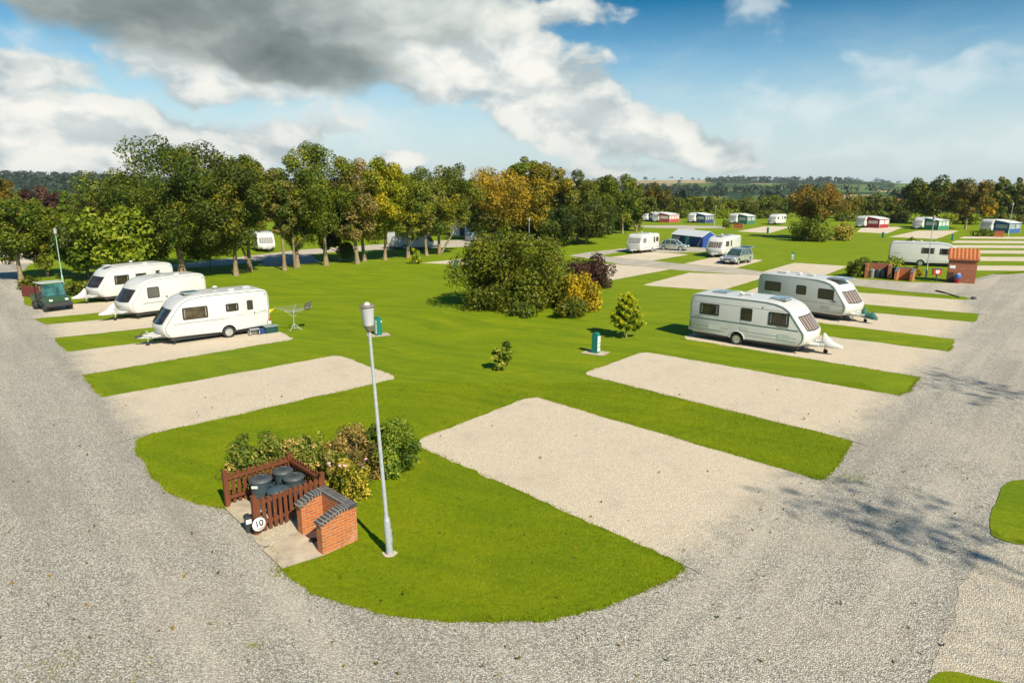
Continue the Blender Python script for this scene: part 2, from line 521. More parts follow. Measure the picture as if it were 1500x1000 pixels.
def cover(x, y):
    r = math.hypot(x, y); a = math.degrees(math.atan2(x, y))
    n_ = mnoise.noise(Vector((x*.0021, y*.0021, 9.0)))
    if r < 330: return (.13, .20, .015)
    if a < -20:                                    # wooded hill on the left
        if 1780 < r < 2240 and -37.6 < a < -33.2: return (.17, .19, .045)
        if 700 < r < 1150 and (a < -36.2): return (.22, .19, .08)
        if 700 < r < 1100 and a > -31: return (.15, .19, .06)
        return WOOD if r > 900 else (.06, .10, .03)
    cx, cy = math.floor(a/3.1 + .7*math.sin(r*.004)), math.floor(r/210 + .6*math.sin(a*1.3))
    rnd = random.Random(cx*131 + cy*977).random()
    if r > 2050 and a < 16: return STRAW
    if r > 1700 and a < 13.5: return STRAW if rnd < .75 else PALEG
    if n_ > .12: return WOOD
    return [GREEN, WOOD, STRAW, PALEG, DARKG, WOOD, GREEN][int(rnd*7) % 7]
vs, cols = [], []
for r in RS:
    for a in AZS[:-1]:
        x, y = r*math.sin(a), r*math.cos(a)
        vs.append((x, y, land_z(x, y))); cols.append((*cover(x, y), 1))
na = len(AZS)-1
fs = [(i*na+k, (i+1)*na+k, (i+1)*na+(k+1) % na, i*na+(k+1) % na) for i in range(len(RS)-1) for k in range(na)]
vs.append((0, 0, -.05)); cols.append((.13, .2, .015, 1))
fs += [(len(vs)-1, k, (k+1) % na) for k in range(na)]
me = bpy.data.meshes.new("ground"); me.from_pydata(vs, [], fs)
bm = bmesh.new(); bm.from_mesh(me)
bmesh.ops.recalc_face_normals(bm, faces=bm.faces)
bm.to_mesh(me); bm.free()
ca = me.attributes.new('cover', 'FLOAT_COLOR', 'POINT'); ca.data.foreach_set('color', np.array(cols, dtype=np.float32).ravel())
me.polygons.foreach_set('use_smooth', [True]*len(me.polygons))
tag(link("ground", me, m_land), kind='structure')

# gravel road that loops round the near lawn
def P(*xy): return [G(*q) for q in xy]
road = P((-60, 372), (60, 372), (150, 402), (330, 420)) + [Vector((-2, 44)), Vector((25, 44))] + P((1180, 425), (1300, 415), (1400, 400), (1475, 402), (1560, 396)) + \
       [Vector((70, 40)), Vector((40, 3)), Vector((14, 2)), Vector((-14, 2)), Vector((-40, 6)), Vector((-80, 40))]
sheet("gravel_road", resample(road, 1.0, .02), 0.0, m_gravel, 0.0)

lawn_px = [(197,645),(206,668),(224,700),(250,722),(285,738),(331,746),(336,744),(396,800),(412,836),(425,848),(455,866),(500,882),(560,897),(640,910),(720,912),(800,908),(870,893),(940,870),(985,850),(1004,834),(999,826),
 (1100,765),(1186,701),(1205,702),(1222,690),(1236,668),(1247,650),(1238,642),(1285,612),(1317,580),(1332,573),(1343,557),(1345,551),(1338,548),(1368,530),(1388,514),(1394,508),(1398,498),(1392,495),(1412,484),(1425,472),(1432,469),(1434,461),(1428,459),(1424,448),(1416,440),(1418,436)]
lawn_px2 = [(1392,431),(1330,427),(1300,424),(1330,416),(1400,416),(1452,402),(1520,396),(1700,380),(1640,318),(1200,308),(930,306),(400,330),(-100,335),(-260,372),(60,372),(30,400),(34,430),(36,446),(52,450),(62,449),(60,462),(48,466),(66,475),(80,474),(90,484),(78,493),(85,503),(103,515),(116,514),(122,530),(125,550),(133,563),(141,575),(152,582),(176,590),(196,622),(232,632)]
lawn_xy = [G(*q) for q in lawn_px + lawn_px2]
lawn_poly = resample(lawn_xy, .12, .085)
sheet("lawn", lawn_poly, LAWN_Z, m_grass)
sheet("lawn", resample(smooth_poly(P((1452,788),(1449,770),(1456,735),(1472,706),(1510,700),(1700,720),(1700,815),(1500,800))), .15, .05), LAWN_Z, m_grass)
sheet("lawn", resample(smooth_poly(P((1350,1010),(1385,980),(1440,996),(1520,1010),(1500,1100),(1360,1100))), .15, .05), LAWN_Z, m_grass)
sheet("lawn", resample(smooth_poly(P((-250,378),(-60,383),(34,372),(36,377),(-40,393),(-260,400))), .5, .05), LAWN_Z, m_grass)

def pitch(name, ia, ib, mb, ma, n=14, m=44, ext=1.6, z=PITCH_Z, seed=0, fade=True, rag=.10, tone=1.0):
    """level gravel stand: inner corners ia, ib, mouth corners mb, ma (photo positions of ground points)"""
    ia, ib, mb, ma = [G(*q) for q in (ia, ib, mb, ma)]
    La = (ma-ia).length; Lb = (mb-ib).length
    rows, pl = [], []
    T = 1 + ext/((La+Lb)/2)
    for j in range(m+1):
        v = j/m*T
        a = ia.lerp(ma, v) if v <= 1 else ma + (ma-ia)*(v-1)
        b_ = ib.lerp(mb, v) if v <= 1 else mb + (mb-ib)*(v-1)
        for k in range(n+1):
            u = k/n
            q = a.lerp(b_, u)
            e = max(1-min(u, 1-u)*n, 0)            # border columns
            if j == 0 or e > 0:
                w = mnoise.noise_vector(Vector((q.x*1.1+seed, q.y*1.1, 2)))*1.3 + mnoise.noise_vector(Vector((q.x*5+seed, q.y*5, 5)))*.8
                q = Vector((q.x+w.x*rag, q.y+w.y*rag))
            if j == 0 and k in (0, n): q = q.lerp((ia+ib+ma+mb)/4, .035)
            rows.append((q.x, q.y, z if (v-1)*La < .35 or not fade else z + (.002-z)*min(1, ((v-1)*La-.35)/.5)))
            nz = mnoise.noise(Vector((q.x*.8, q.y*.8, 0)))*.05
            pl.append(tone*(1-sm(1-1.6/La+nz, 1+1.1/La+nz, v)) if fade else tone)
    fs = [(j*(n+1)+k, j*(n+1)+k+1, (j+1)*(n+1)+k+1, (j+1)*(n+1)+k) for j in range(m) for k in range(n)]
    me = bpy.data.meshes.new(name); me.from_pydata(rows, [], fs)
    bm = bmesh.new(); bm.from_mesh(me)
    for f in bm.faces:
        f.normal_update()
        if f.normal.z < 0: f.normal_flip()
    bm.to_mesh(me); bm.free()
    at = me.attributes.new('pale', 'FLOAT', 'POINT'); at.data.foreach_set('value', pl)
    o = link(name, me, m_gravel); tag(o, kind='structure')
    PITCHES.append([ia, ib, mb, ma])
    return o
PITCHES = []
# right-hand row, near to far
pitch("gravel_pitch", (603,649), (779,580), (1188,700), (1000,827), seed=1)
pitch("gravel_pitch", (851,548), (942,515), (1318,580), (1240,644), seed=2)
pitch("gravel_pitch", (997,496), (1050,472), (1388,515), (1338,551), seed=3)
pitch("gravel_pitch", (1110,462), (1150,446), (1424,472), (1391,496), seed=4)
pitch("gravel_pitch", (1190,440), (1220,426), (1417,440), (1425,459), seed=5)
# left-hand row, near to far
pitch("gravel_pitch", (585,554), (497,520), (152,582), (205,640), seed=6)
pitch("gravel_pitch", (432,497), (396,480), (104,515), (126,549), seed=7)
pitch("gravel_pitch", (330,468), (300,455), (66,476), (84,495), seed=8)
pitch("gravel_pitch", (270,447), (250,436), (60,449), (50,467), seed=9)
# stands round the far green
def pit2(*a, **k): return pitch("gravel_pitch", *a, n=8, m=20, ext=.3, fade=False, rag=.04, **k)
pit2((950,369),(1010,373),(955,382),(893,377))
pit2((1045,377),(1119,381),(1079,392.5),(1003,386))
pit2((1164,385),(1242,390),(1206,404),(1118,398))
pit2((943,402),(985,394),(880,386),(893,411))
pit2((1056,426),(940,418),(1008,400),(1128,404))
pit2((1160,332),(1120,331.5),(1080,339),(1128,341.5))
pit2((1325,332),(1262,334),(1255,340),(1300,342))
pit2((1405,338),(1345,338),(1302,347),(1372,350))
pit2((760,372),(690,378),(620,385),(700,388.5))
pit2((1110,439),(1180,420),(1145,409),(1090,430))
for y0, y1, x0 in ((346.5,349.5,1412),(352.5,356,1400),(359,363,1398),(366.5,371,1398),(376,382,1398),(389,396,1405)):
    pit2((x0,y0),(x0-8,y1),(1640,y1+2),(1640,y0+1.5))
for y0, y1, x1 in ((361,364,40),(370,375.5,52),(381,386,46)):
    pit2((x1,y0),(x1+4,y1),(-160,y1+5),(-160,y0+2))
def over(pts, z=OVER_Z, tone=.30, jit=.05, step=.5):
    return sheet("access_road", resample(P(*pts), step, jit), z, m_gravel, tone)
over([(1470,405),(1445,425),(1392,432.5),(1330,427.5),(1255,419),(1180,411),(1115,404),(1000,396.5),(905,387),(858,378),(872,373),(893,376.5),(955,382),(1003,387),(1080,393),(1118,398.5),(1206,404.5),(1262,409),(1330,413.5),(1400,415)])
over([(858,378),(832,375),(860,370),(918,363.5),(960,362),(1032,363),(1036,369),(985,370.5),(918,368),(885,373.5)], z=OVER_Z+.004)
over([(930,330.5),(1000,330),(1060,331.5),(1062,334.5),(1018,334.5),(1014,346),(998,346),(1001,335),(950,333.5),(928,332.5)])
over([(290,384),(440,366),(560,358),(700,356.5),(700,361),(640,363),(560,366),(480,370),(420,378),(340,388),(260,394),(180,396)], tone=.45)
over([(395,372),(450,370),(470,384),(400,391),(380,388)], z=OVER_Z+.004, tone=.4)
over([(600,354),(760,349),(840,346),(842,349.5),(760,353),(620,360)], tone=.4, z=OVER_Z+.004)
# paler, sandier standing on the near right beyond the road edge
sheet("gravel_verge", resample(smooth_poly(P((1446,795),(1405,860),(1380,960),(1340,1080),(1900,1080),(1900,760),(1560,740),(1500,800))), .3, .12), .006, m_gravel, .40)
# concrete pads by the bins and the water point
sheet("paving_slab", resample(P((329,745),(352,729),(420,752),(367,782)), .2, .01), OVER_Z+.012, m_slab)
sheet("bare_earth", resample(smooth_poly(P((366,782),(384,806),(440,780),(462,769),(448,752),(420,750))), .1, .03), OVER_Z+.002, m_gravel, .75)
sheet("paving_slab", resample(P((384,806),(438,779),(470,768),(523,792),(474,815),(414,834)), .2, .012), OVER_Z+.008, m_slab)
# ------------------------------------------------------------------ foliage
def leaf_mat(name, stops, transl=.32, rough=.55):
    m, nt, b, out = new_mat(name); t = NT(nt)
    c = t.ramp(t.attr('tint'), stops)
    oi = t.n('ShaderNodeObjectInfo')
    hs = t.n('ShaderNodeHueSaturation')
    t.l(c, hs.inputs['Color']); t.l(t.mr(oi.outputs['Random'], 0, 1, .487, .513), hs.inputs['Hue']); t.l(t.mr(oi.outputs['Random'], 0, 1, .88, 1.14), hs.inputs['Value'])
    t.l(hs.outputs[0], b.inputs['Base Color'])
    b.inputs['Roughness'].default_value = rough; b.inputs['Specular IOR Level'].default_value = .3
    tr = t.n('ShaderNodeBsdfTranslucent'); t.l(hs.outputs[0], tr.inputs[0])
    ms = t.n('ShaderNodeMixShader'); ms.inputs[0].default_value = transl
    t.l(b.outputs[0], ms.inputs[1]); t.l(tr.outputs[0], ms.inputs[2]); t.l(ms.outputs[0], out.inputs[0])
    return m
LM = dict(
 dark = leaf_mat("leaf_dark_green", [(0, (0.0286,0.0519,0.0069)), (.5, (0.0808,0.1178,0.0092)), (.85, (0.1784,0.1904,0.0115)), (1, (0.3329,0.2596,0.0207))]),
 mid = leaf_mat("leaf_mid_green", [(0, (0.0586,0.0918,0.0069)), (.5, (0.1598,0.1926,0.0092)), (.85, (0.3063,0.2752,0.0139)), (1, (0.5327,0.3670,0.0346))]),
 olive = leaf_mat("leaf_olive", [(0, (0.0563,0.0843,0.0092)), (.45, (0.1599,0.1832,0.0139)), (.8, (0.2821,0.2564,0.0254)), (1, (0.4514,0.3114,0.0576))]),
 brown = leaf_mat("leaf_drying_brown", [(0, (0.0428,0.0830,0.0092)), (.4, (0.1214,0.1555,0.0161)), (.7, (0.2498,0.2160,0.0403)), (1, (0.3854,0.2938,0.0806))]),
 autumn = leaf_mat("leaf_autumn_orange", [(0, (.060,.075,.006)), (.32, (.17,.145,.010)), (.62, (.36,.240,.012)), (1, (.60,.38,.018))]),
 rust = leaf_mat("leaf_rust", [(0, (.048,.066,.008)), (.45, (.145,.135,.014)), (.75, (.25,.165,.02)), (1, (.38,.21,.03))]),
 ygreen = leaf_mat("leaf_yellow_green", [(0, (0.0922,0.1440,0.0051)), (.45, (0.2662,0.3168,0.0077)), (.8, (0.4915,0.4416,0.0128)), (1, (0.7782,0.5568,0.0256))]),
 lime = leaf_mat("leaf_lime", [(0, (0.0691,0.1254,0.0056)), (.45, (0.1958,0.2736,0.0126)), (.8, (0.3456,0.3990,0.0280)), (1, (0.5299,0.5244,0.0980))]),
 gold = leaf_mat("leaf_gold", [(0, (.16,.13,.006)), (.4, (.42,.30,.008)), (1, (.66,.50,.02))]),
 purple = leaf_mat("leaf_purple", [(0, (0.0256,0.0120,0.0100)), (.5, (0.0800,0.0330,0.0260)), (1, (0.1760,0.0825,0.0500))]),
 bed = leaf_mat("leaf_mixed_hedge", [(0, (0.0464,0.0870,0.0116)), (.4, (0.1392,0.1958,0.0174)), (.7, (0.3016,0.2828,0.0435)), (1, (0.6960,0.4350,0.1450))]),
 bedbrown = leaf_mat("leaf_bronze_hedge", [(0, (0.0696,0.0653,0.0174)), (.4, (0.1972,0.1631,0.0319)), (.7, (0.4408,0.2610,0.0725)), (1, (0.8000,0.5220,0.2030))]),
 bedgreen = leaf_mat("leaf_fresh_green", [(0, (0.0394,0.0717,0.0065)), (.5, (0.1479,0.2153,0.0131)), (1, (0.3944,0.3876,0.0391))]),
 varieg = leaf_mat("leaf_variegated", [(0, (.05,.07,.008)), (.35, (.16,.20,.012)), (.55, (.46,.38,.02)), (1, (.72,.60,.08))]),
)
m_bark, nt, b, out = new_mat("bark"); t = NT(nt)
q = t.mapping(t.obj(), scale=(9, 9, 1.6)); nn = t.noise(q, 1.4, 6, .7)
t.l(t.ramp(nn, [(.3, (.085,.060,.032)), (.6, (.30,.225,.130)), (.8, (.42,.34,.21))]), b.inputs['Base Color'])
b.inputs['Roughness'].default_value = .9; t.l(t.bump(nn, .8, .03), b.inputs['Normal'])

def leaf_mesh(name, cen, rad, n, size, rng, shell=(.35, 1.05), up=.25, tint_c=None, flat=1.0, elong=1.5, zmin=.05, tspread=.17):
    """n small folded leaves spread through the volume of clumps (centres cen, radii rad)"""
    cen = np.asarray(cen, float); rad = np.asarray(rad, float)
    w = rad**2; w /= w.sum()
    idx = rng.choice(len(cen), n, p=w)
    d = rng.normal(size=(n, 3)); d /= np.linalg.norm(d, axis=1)[:, None]
    d[:, 2] = np.where(rng.random(n) < up, np.abs(d[:, 2]), d[:, 2])
    rr = rad[idx]*(shell[0] + (shell[1]-shell[0])*np.sqrt(rng.random(n)))
    off = d*rr[:, None]; off[:, 2] *= flat
    pos = cen[idx] + off
    pos[:, 2] = np.maximum(pos[:, 2], zmin + rng.random(n)*.06)
    nr = d*.9 + rng.normal(size=(n, 3))*.55 + np.array([0, 0, .35]); nr /= np.linalg.norm(nr, axis=1)[:, None]
    a = rng.normal(size=(n, 3)); u = np.cross(nr, a); u /= np.linalg.norm(u, axis=1)[:, None]; v = np.cross(nr, u)
    s = size*(.55 + .9*rng.random(n))
    U = u*(s*elong*.5)[:, None]; V = v*(s*.5)[:, None]; N = nr*(s*.16)[:, None]
    vs = np.empty((n, 4, 3))
    vs[:, 0] = pos-U; vs[:, 1] = pos-V*.9+N-U*.1; vs[:, 2] = pos+U; vs[:, 3] = pos+V*.9+N-U*.1
    me = bpy.data.meshes.new(name)
    me.vertices.add(n*4); me.vertices.foreach_set('co', vs.ravel())
    me.loops.add(n*4); me.loops.foreach_set('vertex_index', np.arange(n*4, dtype=np.int32))
    me.polygons.add(n); me.polygons.foreach_set('loop_start', np.arange(0, n*4, 4, dtype=np.int32))
    try: me.polygons.foreach_set('loop_total', np.full(n, 4, dtype=np.int32))
    except Exception: pass
    tc = np.asarray(tint_c, float)[idx] if tint_c is not None else .45
    ti = np.clip(tc + rng.normal(size=n)*tspread, 0, 1).astype(np.float32)
    at = me.attributes.new('tint', 'FLOAT', 'POINT'); at.data.foreach_set('value', np.repeat(ti, 4))
    me.update(calc_edges=True); me.validate()
    return me

def crown_clumps(rng, h0, h1, rx, ry, k, shape='round', rc=(.20, .34), lean=(0, 0), lumpy=1.0):
    """clump centres filling an uneven crown between heights h0 and h1"""
    cen, rad = [], []
    hz = (h1-h0)/2; zc = (h0+h1)/2
    ph = rng.random(6)*2*PI
    R = (rx+ry)/2
    while len(cen) < k:
        d = rng.normal(size=3); d /= np.linalg.norm(d)
        a = math.atan2(d[1], d[0])
        lump = 1 + lumpy*(.13*math.sin(2*a+ph[0]) + .10*math.sin(3*a+ph[1]+2*d[2]) + .08*math.sin(5*a+ph[2]) + .10*math.sin(4*d[2]+ph[3]))
        q = (.40 + .60*rng.random()**.5) if len(cen) > k*.16 else .45*rng.random()
        z = d[2]*q
        wz = 1.0
        if shape == 'round': wz = 1 - .14*max(0, -z)
        elif shape == 'tall': wz = 1.0 - .38*max(0, z)**1.6 - .22*max(0, -z)
        elif shape == 'cone': wz = .95 - .55*z
        elif shape == 'spread': wz = 1.0 + .10*z
        r_ = R*(rc[0] + (rc[1]-rc[0])*rng.random())
        s_ = max(.2, 1 - r_*.62/R)
        x = d[0]*q*rx*lump*wz*s_ ; y = d[1]*q*ry*lump*wz*s_
        zz = zc + z*hz*(1 - r_*.5/max(hz, .1))*(.94+.1*rng.random())
        cen.append((x + lean[0]*(zz-h0), y + lean[1]*(zz-h0), zz)); rad.append(r_)
    return cen, rad

def make_trunk(rng, h_bole, h_top, r0, cen, limbs=7, wob=.12, lean=(0, 0)):
    mb = MB()
    ph = rng.random(2)*6
    def axis(z):
        return Vector((wob*math.sin(z*.5+ph[0])+lean[0]*z, wob*math.sin(z*.43+ph[1])+lean[1]*z, z))
    zs = np.linspace(0, h_top, 9)
    o0 = axis(0); o0.z = 0
    pts = [axis(z)-o0 for z in zs]
    rs = [r0*(1.35 if i == 0 else 1.0)*(1-.86*(z/h_top)**.9) for i, z in enumerate(zs)]
    mb.tube([pts[0]-Vector((0, 0, .15))] + pts, [rs[0]*1.15] + rs, 9)
    ci = rng.permutation(len(cen))[:limbs]
    for j in ci:
        c = Vector(cen[j])
        zb = min(max(h_bole*.8, c.z*.45 + h_bole*.35), h_top*.85)
        a = axis(zb)-o0
        rb = r0*(1-.86*(zb/h_top)**.9)*.6
        midp = a.lerp(c, .5) + Vector((0, 0, -.06*(c-a).length)) + Vector(rng.normal(size=3)*.05*(c-a).length)
        mb.tube([a, a.lerp(midp, .5)+Vector((0,0,.02)), midp, c], [rb, rb*.75, rb*.5, rb*.14], 6)
    return mb

def tree(label, bx, by, ty, wpx, low, m, seed, name='tree', cat='tree', group=None, shape='tall', k=34, leaf=None, cover=6.5, tint=.45, tvar=.16,
         depth=1.0, r0=None, lean=(0, 0), rc=(.15, .27), cx=None, bole=None, extra=None, limbs=8, multi=1, lumpy=1.0, nmax=26000):
    """tree standing at photo ground point (bx, by); crown top at row ty, crown wpx photo pixels wide, crown bottom at row low"""
    rng = np.random.default_rng(seed)
    p = G(bx, by); mp = MPP(p)
    h = HT(bx, by, ty)*1.03; h0 = max(.15, HT(bx, by, low))
    rx = wpx*mp/2*1.12; ry = rx*depth
    if cx is not None:
        dx = (cx-bx)*mp/((h+h0)/2-h0+.01)
        lean = (lean[0]+dx, lean[1])
    o = thing(name, label, cat, (p.x, p.y, 0), 0, group)
    cen, rad = crown_clumps(rng, h0, h, rx, ry, int(k*1.7), shape, rc, lean, lumpy)
    if extra: 
        for e in extra: cen.append(e[:3]); rad.append(e[3])
    leaf = leaf or max(.15, mp*1.5*1.18)
    n = int(min(nmax, max(700, cover*(PI*rx*(h-h0)/2)/(leaf*leaf*.62))))
    tc = np.clip(tint + rng.normal(size=len(cen))*tvar, 0.02, .98)
    me = leaf_mesh('crown', cen, rad, n, leaf, rng, tint_c=tc)
    link('crown', me, LM[m], o)
    r0 = r0 or max(.08, .020*h)
    mb = make_trunk(rng, bole or h0, h0 + (h-h0)*.62, r0, cen, limbs)
    for q in range(multi-1):
        a = rng.random()*6
        e = Vector(cen[int(rng.integers(len(cen)))])
        s0 = Vector((math.cos(a)*r0*2.2, math.sin(a)*r0*2.2, -.1))
        mb.tube([s0, s0.lerp(e, .4)+Vector((0, 0, .2)), e], [r0*.7, r0*.5, r0*.12], 6)
    mb.build('trunk', m_bark, o)
    return o

# avenue of trees on the left behind the lawn
AV = 'trees in the row along the left of the lawn'
tree("tallest dark green broadleaf tree with a thick pale trunk behind the left caravans", 268,402,203,194,377,'dark',11,lumpy=.5,shape='round',k=62,tint=.48,r0=.36,group=AV,rc=(.12,.22),bole=3.2,nmax=40000,limbs=12)
tree("small olive brown tree showing left of the tallest dark tree", 196,398,262,110,350,'brown',12,shape='round',group=AV,tint=.42)
tree("thin low tree under the right side of the tallest dark tree", 309,396,335,71,385,'mid',13,shape='round',group=AV,k=16,r0=.09)
tree("dense dark tree with a leaning mossy trunk right of the tallest tree", 346,404,226,115,377,'dark',14,shape='tall',group=AV,tint=.50,k=40)
tree("olive tree with two slim trunks beside the small white caravan in shade", 366,397,228,92,352,'olive',15,group=AV,tint=.40,k=40,multi=2)
tree("narrow brownish tree just right of the shaded white caravan", 417,396,250,62,346,'brown',16,group=AV,tint=.52,k=28)
tree("loose thin topped tree with two crossing slim trunks", 436,392,222,83,365,'olive',17,group=AV,tint=.40,k=30,multi=2,cover=4.2)
tree("tall full green tree at the middle of the avenue", 478,389,212,120,357,'mid',18,group=AV,tint=.40,k=46,cx=470)
tree("dark round low tree half hidden behind the tall full green tree", 498,384,300,69,379,'dark',19,shape='round',group=AV,k=18)
tree("brown leaved tree with pale bare twigs in its crown", 524,387,226,81,360,'brown',20,group=AV,tint=.66,k=32,cx=522,cover=4.5)
tree("bright yellow green tree touching the brown leaved tree", 534,383,232,102,355,'ygreen',21,group=AV,tint=.42,k=38,cx=552)
tree("slim green tree with a pale trunk right of the yellow green tree", 564,381,252,76,355,'mid',22,group=AV,tint=.42,k=28,cx=575)
tree("sparse topped olive tree near the small yellowish shrub", 598,378,240,85,355,'olive',23,group=AV,tint=.42,k=32,cx=602,cover=4.5)
tree("brownish tree second from the right end of the avenue", 625,375,256,69,350,'brown',24,group=AV,tint=.60,k=28)
tree("green tree at the right end of the avenue", 644,373,242,90,345,'mid',25,group=AV,tint=.36,k=36,multi=2,cx=655)

# left edge
LE = 'trees by the left entrance road'
tree("dark hawthorn like tree with bare lower limbs at the left edge beside the road", 32,412,288,96,376,'dark',31,shape='spread',group=LE,tint=.55,cx=22,k=34,r0=.22)
tree("shaggy green tree behind the left lamp post", 70,406,296,88,396,'mid',32,shape='cone',group=LE,tint=.36,k=34)
tree("very dark rounded tree right of the left lamp post", 131,410,318,88,398,'dark',33,shape='round',group=LE,tint=.36,k=30,multi=2)
tree("bright lime green leafy tree behind the farthest left caravan", 176,412,302,108,394,'lime',34,shape='round',group=LE,tint=.45,cx=172,k=40,leaf=.26)
tree("dark bushy tree filling the gap between the lime green tree and the tallest tree", 226,405,296,66,394,'dark',39,shape='round',group=LE,k=26,tint=.40)
tree("olive tree at the far left edge with orange tips", -2,372,248,62,330,'rust',35,shape='round',tint=.55)
tree("dark purple leaved tree left of the small bright green tree", 72,345,276,62,332,'purple',36,shape='round',k=22)
tree("dark purple leaved tree right of the small bright green tree", 140,345,279,50,335,'purple',37,shape='round',k=18)
tree("small bright green tree between the two purple trees", 104,350,279,36,335,'lime',38,shape='tall',k=16,tint=.22)
CN = {'dark':'dark green','mid':'mid green','olive':'olive green','brown':'brownish','rust':'rust tinged','autumn':'orange'}
BK = 'dark trees massed far behind the left edge'
for i, (x, y, ty, w, m_) in enumerate(((28,345,276,60,'olive'),(52,338,280,50,'dark'),(98,338,283,64,'dark'),(124,338,283,44,'brown'),(160,340,280,60,'dark'),(12,352,290,60,'mid'),(52,350,292,60,'mid'),(100,352,298,50,'mid'),(200,345,262,70,'olive'),(250,345,262,70,'mid'),(310,345,262,80,'dark'),(385,342,262,80,'olive'),(460,342,262,80,'mid'),(540,340,262,90,'dark'),(610,340,264,90,'olive'),(668,338,262,70,'dark'),(-55,352,280,80,'olive'),(-120,356,270,90,'dark'),(-190,352,276,90,'mid'))):
    tree(CN[m_]+" tree in the dark mass behind the left hand trees", x, y, ty, w, min(y-2, 336), m_, 60+i, group=BK, shape='round', k=20, cover=4.5, limbs=3)

# middle group behind the big shrub
MG = 'trees in the belt behind the big shrub'
tree("large golden orange autumn tree above the big shrub", 738,352,244,110,343,'autumn',41,shape='round',group=MG,tint=.56,k=46)
tree("autumn tree turning orange beside the golden orange tree", 802,352,240,82,346,'autumn',42,shape='round',group=MG,tint=.40,k=34)
tree("green tree top poking up between the two orange trees", 768,346,232,62,338,'mid',43,shape='round',group=MG,tint=.40)
tree("dark green low tree below the golden orange tree at its left", 706,352,292,71,354,'dark',44,shape='round',group=MG,k=20)
tree("green tree left of the golden orange tree", 690,345,258,56,346,'mid',46,shape='tall',group=MG,k=22,tint=.34)
tree("tall olive tree right of the orange trees", 846,352,252,71,348,'olive',47,shape='tall',group=MG,tint=.36,k=30)
tree("dense dark olive tree second from the right end of the belt", 880,348,252,75,344,'mid',48,shape='tall',group=MG,tint=.28,k=32)
tree("olive tree next to the right end of the belt", 912,342,260,60,338,'olive',49,shape='tall',group=MG,tint=.34,k=28)
tree("small olive tree closing the right end of the belt by the blue awning", 932,339,272,46,334,'olive',52,shape='round',group=MG,tint=.32,k=22)
tree("dark tree filling the gap under the right part of the belt", 858,358,290,86,360,'dark',50,shape='round',group=MG,tint=.42,k=26)
tree("low dark tree in the middle of the belt above the mown edge", 822,360,300,71,360,'dark',51,shape='round',group=MG,tint=.34,k=22)
# far row behind the distant caravans
FR = 'trees in the far belt behind the distant caravans'
far = [(962,326,270,50,'rust',.40,"rusty topped round tree at the left end of the far belt"),
 (1004,324,280,52,'olive',.35,None),(1036,324,278,46,'olive',.30,None),(1066,323,284,44,'olive',.35,None),(1092,323,282,50,'brown',.40,None),
 (1124,323,277,46,'mid',.30,None),(1150,324,280,40,'brown',.42,None),(985,322,288,40,'mid',.25,None),(1050,321,290,60,'mid',.25,None),(1110,321,290,60,'olive',.25,None),
 (1256,326,278,52,'olive',.32,None),(1284,326,274,46,'olive',.30,None),(1312,326,284,40,'rust',.50,None),(1222,326,284,40,'olive',.30,None),(1326,330,290,36,'dark',.4,None),
 (1363,334,256,76,'dark',.50,"tallest dark leafy tree of the far belt on the right"),
 (1396,330,262,40,'olive',.30,"thin topped tree right of the tallest dark far tree"),
 (1414,342,262,72,'rust',.46,"big rounded bronze tinged tree left of the far right lamp"),
 (1444,336,290,26,'autumn',.80,"small bright orange yellow tree in front of the far belt"),
 (1460,330,258,36,'mid',.35,"narrow tall green tree above the far right caravan"),
 (1488,330,262,44,'brown',.40,"brownish tree at the right edge of the far belt"),
 (1340,328,284,50,'rust',.30,None),(1520,330,262,60,'mid',.3,None),(1475,326,276,60,'dark',.3,None),(1436,326,272,60,'olive',.3,None)]
for i, (x, y, ty, w, m_, ti, lb) in enumerate(far):
    y -= 6
    if lb is None: ty += 8
    tree(lb or CN[m_]+" tree of the far belt behind the distant caravans", x, y, ty, w, min(y-3, 320), m_, 100+i, group=FR, shape='round', k=24, tint=ti, cover=5.5, limbs=4, leaf=.36)
tree("large rusty brown autumn tree standing on the far green", 1196,350,268,78,330,'rust',140,shape='round',tint=.62,k=40)

# ------------------------------------------------------------------ shrubs
def shrub(label, bx, by, ty, wpx, m, seed, name='shrub', cat='shrub', group=None, leaf=.12, k=30, depth=.9, cover=4.5, tint=.45, tvar=.15, shape='spread', rc=(.20,.36), nmax=16000, zlow=.0, elong=1.5, stems=7, at=None, size=None):
    rng = np.random.default_rng(seed)
    p = at or G(bx, by); mp = MPP(p)
    h, rx = size or (HT(bx, by, ty), wpx*mp/2)
    o = thing(name, label, cat, (p.x, p.y, 0), 0, group)
    h0 = zlow if zlow > 0 else -.30*h
    cen, rad = crown_clumps(rng, h0, h, rx*1.06, rx*1.06*depth, int(k*1.35), shape, rc, lumpy=.45)
    cen = [(c[0], c[1], max(c[2], r*.45)) for c, r in zip(cen, rad)]
    n = int(min(nmax, cover*(PI*rx*h/2)/(leaf*leaf*.62)))
    tc = np.clip(tint + rng.normal(size=len(cen))*tvar, 0.02, .98)
    me = leaf_mesh('foliage', cen, rad, n, leaf, rng, tint_c=tc, elong=elong, zmin=.02)
    link('foliage', me, LM[m], o)
    mb = MB()
    for q in range(stems):
        a = q*2*PI/stems + rng.random(); e = Vector(cen[int(rng.integers(len(cen)))])
        s0 = Vector((math.cos(a)*rx*.10, math.sin(a)*rx*.10, -.05))
        mb.tube([s0, s0.lerp(e, .5)+Vector((0, 0, h*.06)), e], [.012+h*.010, .008+h*.007, .004], 5)
    mb.build('stem', m_bark, o)
    return o
CB = 'shrubs clumped in the middle of the lawn'
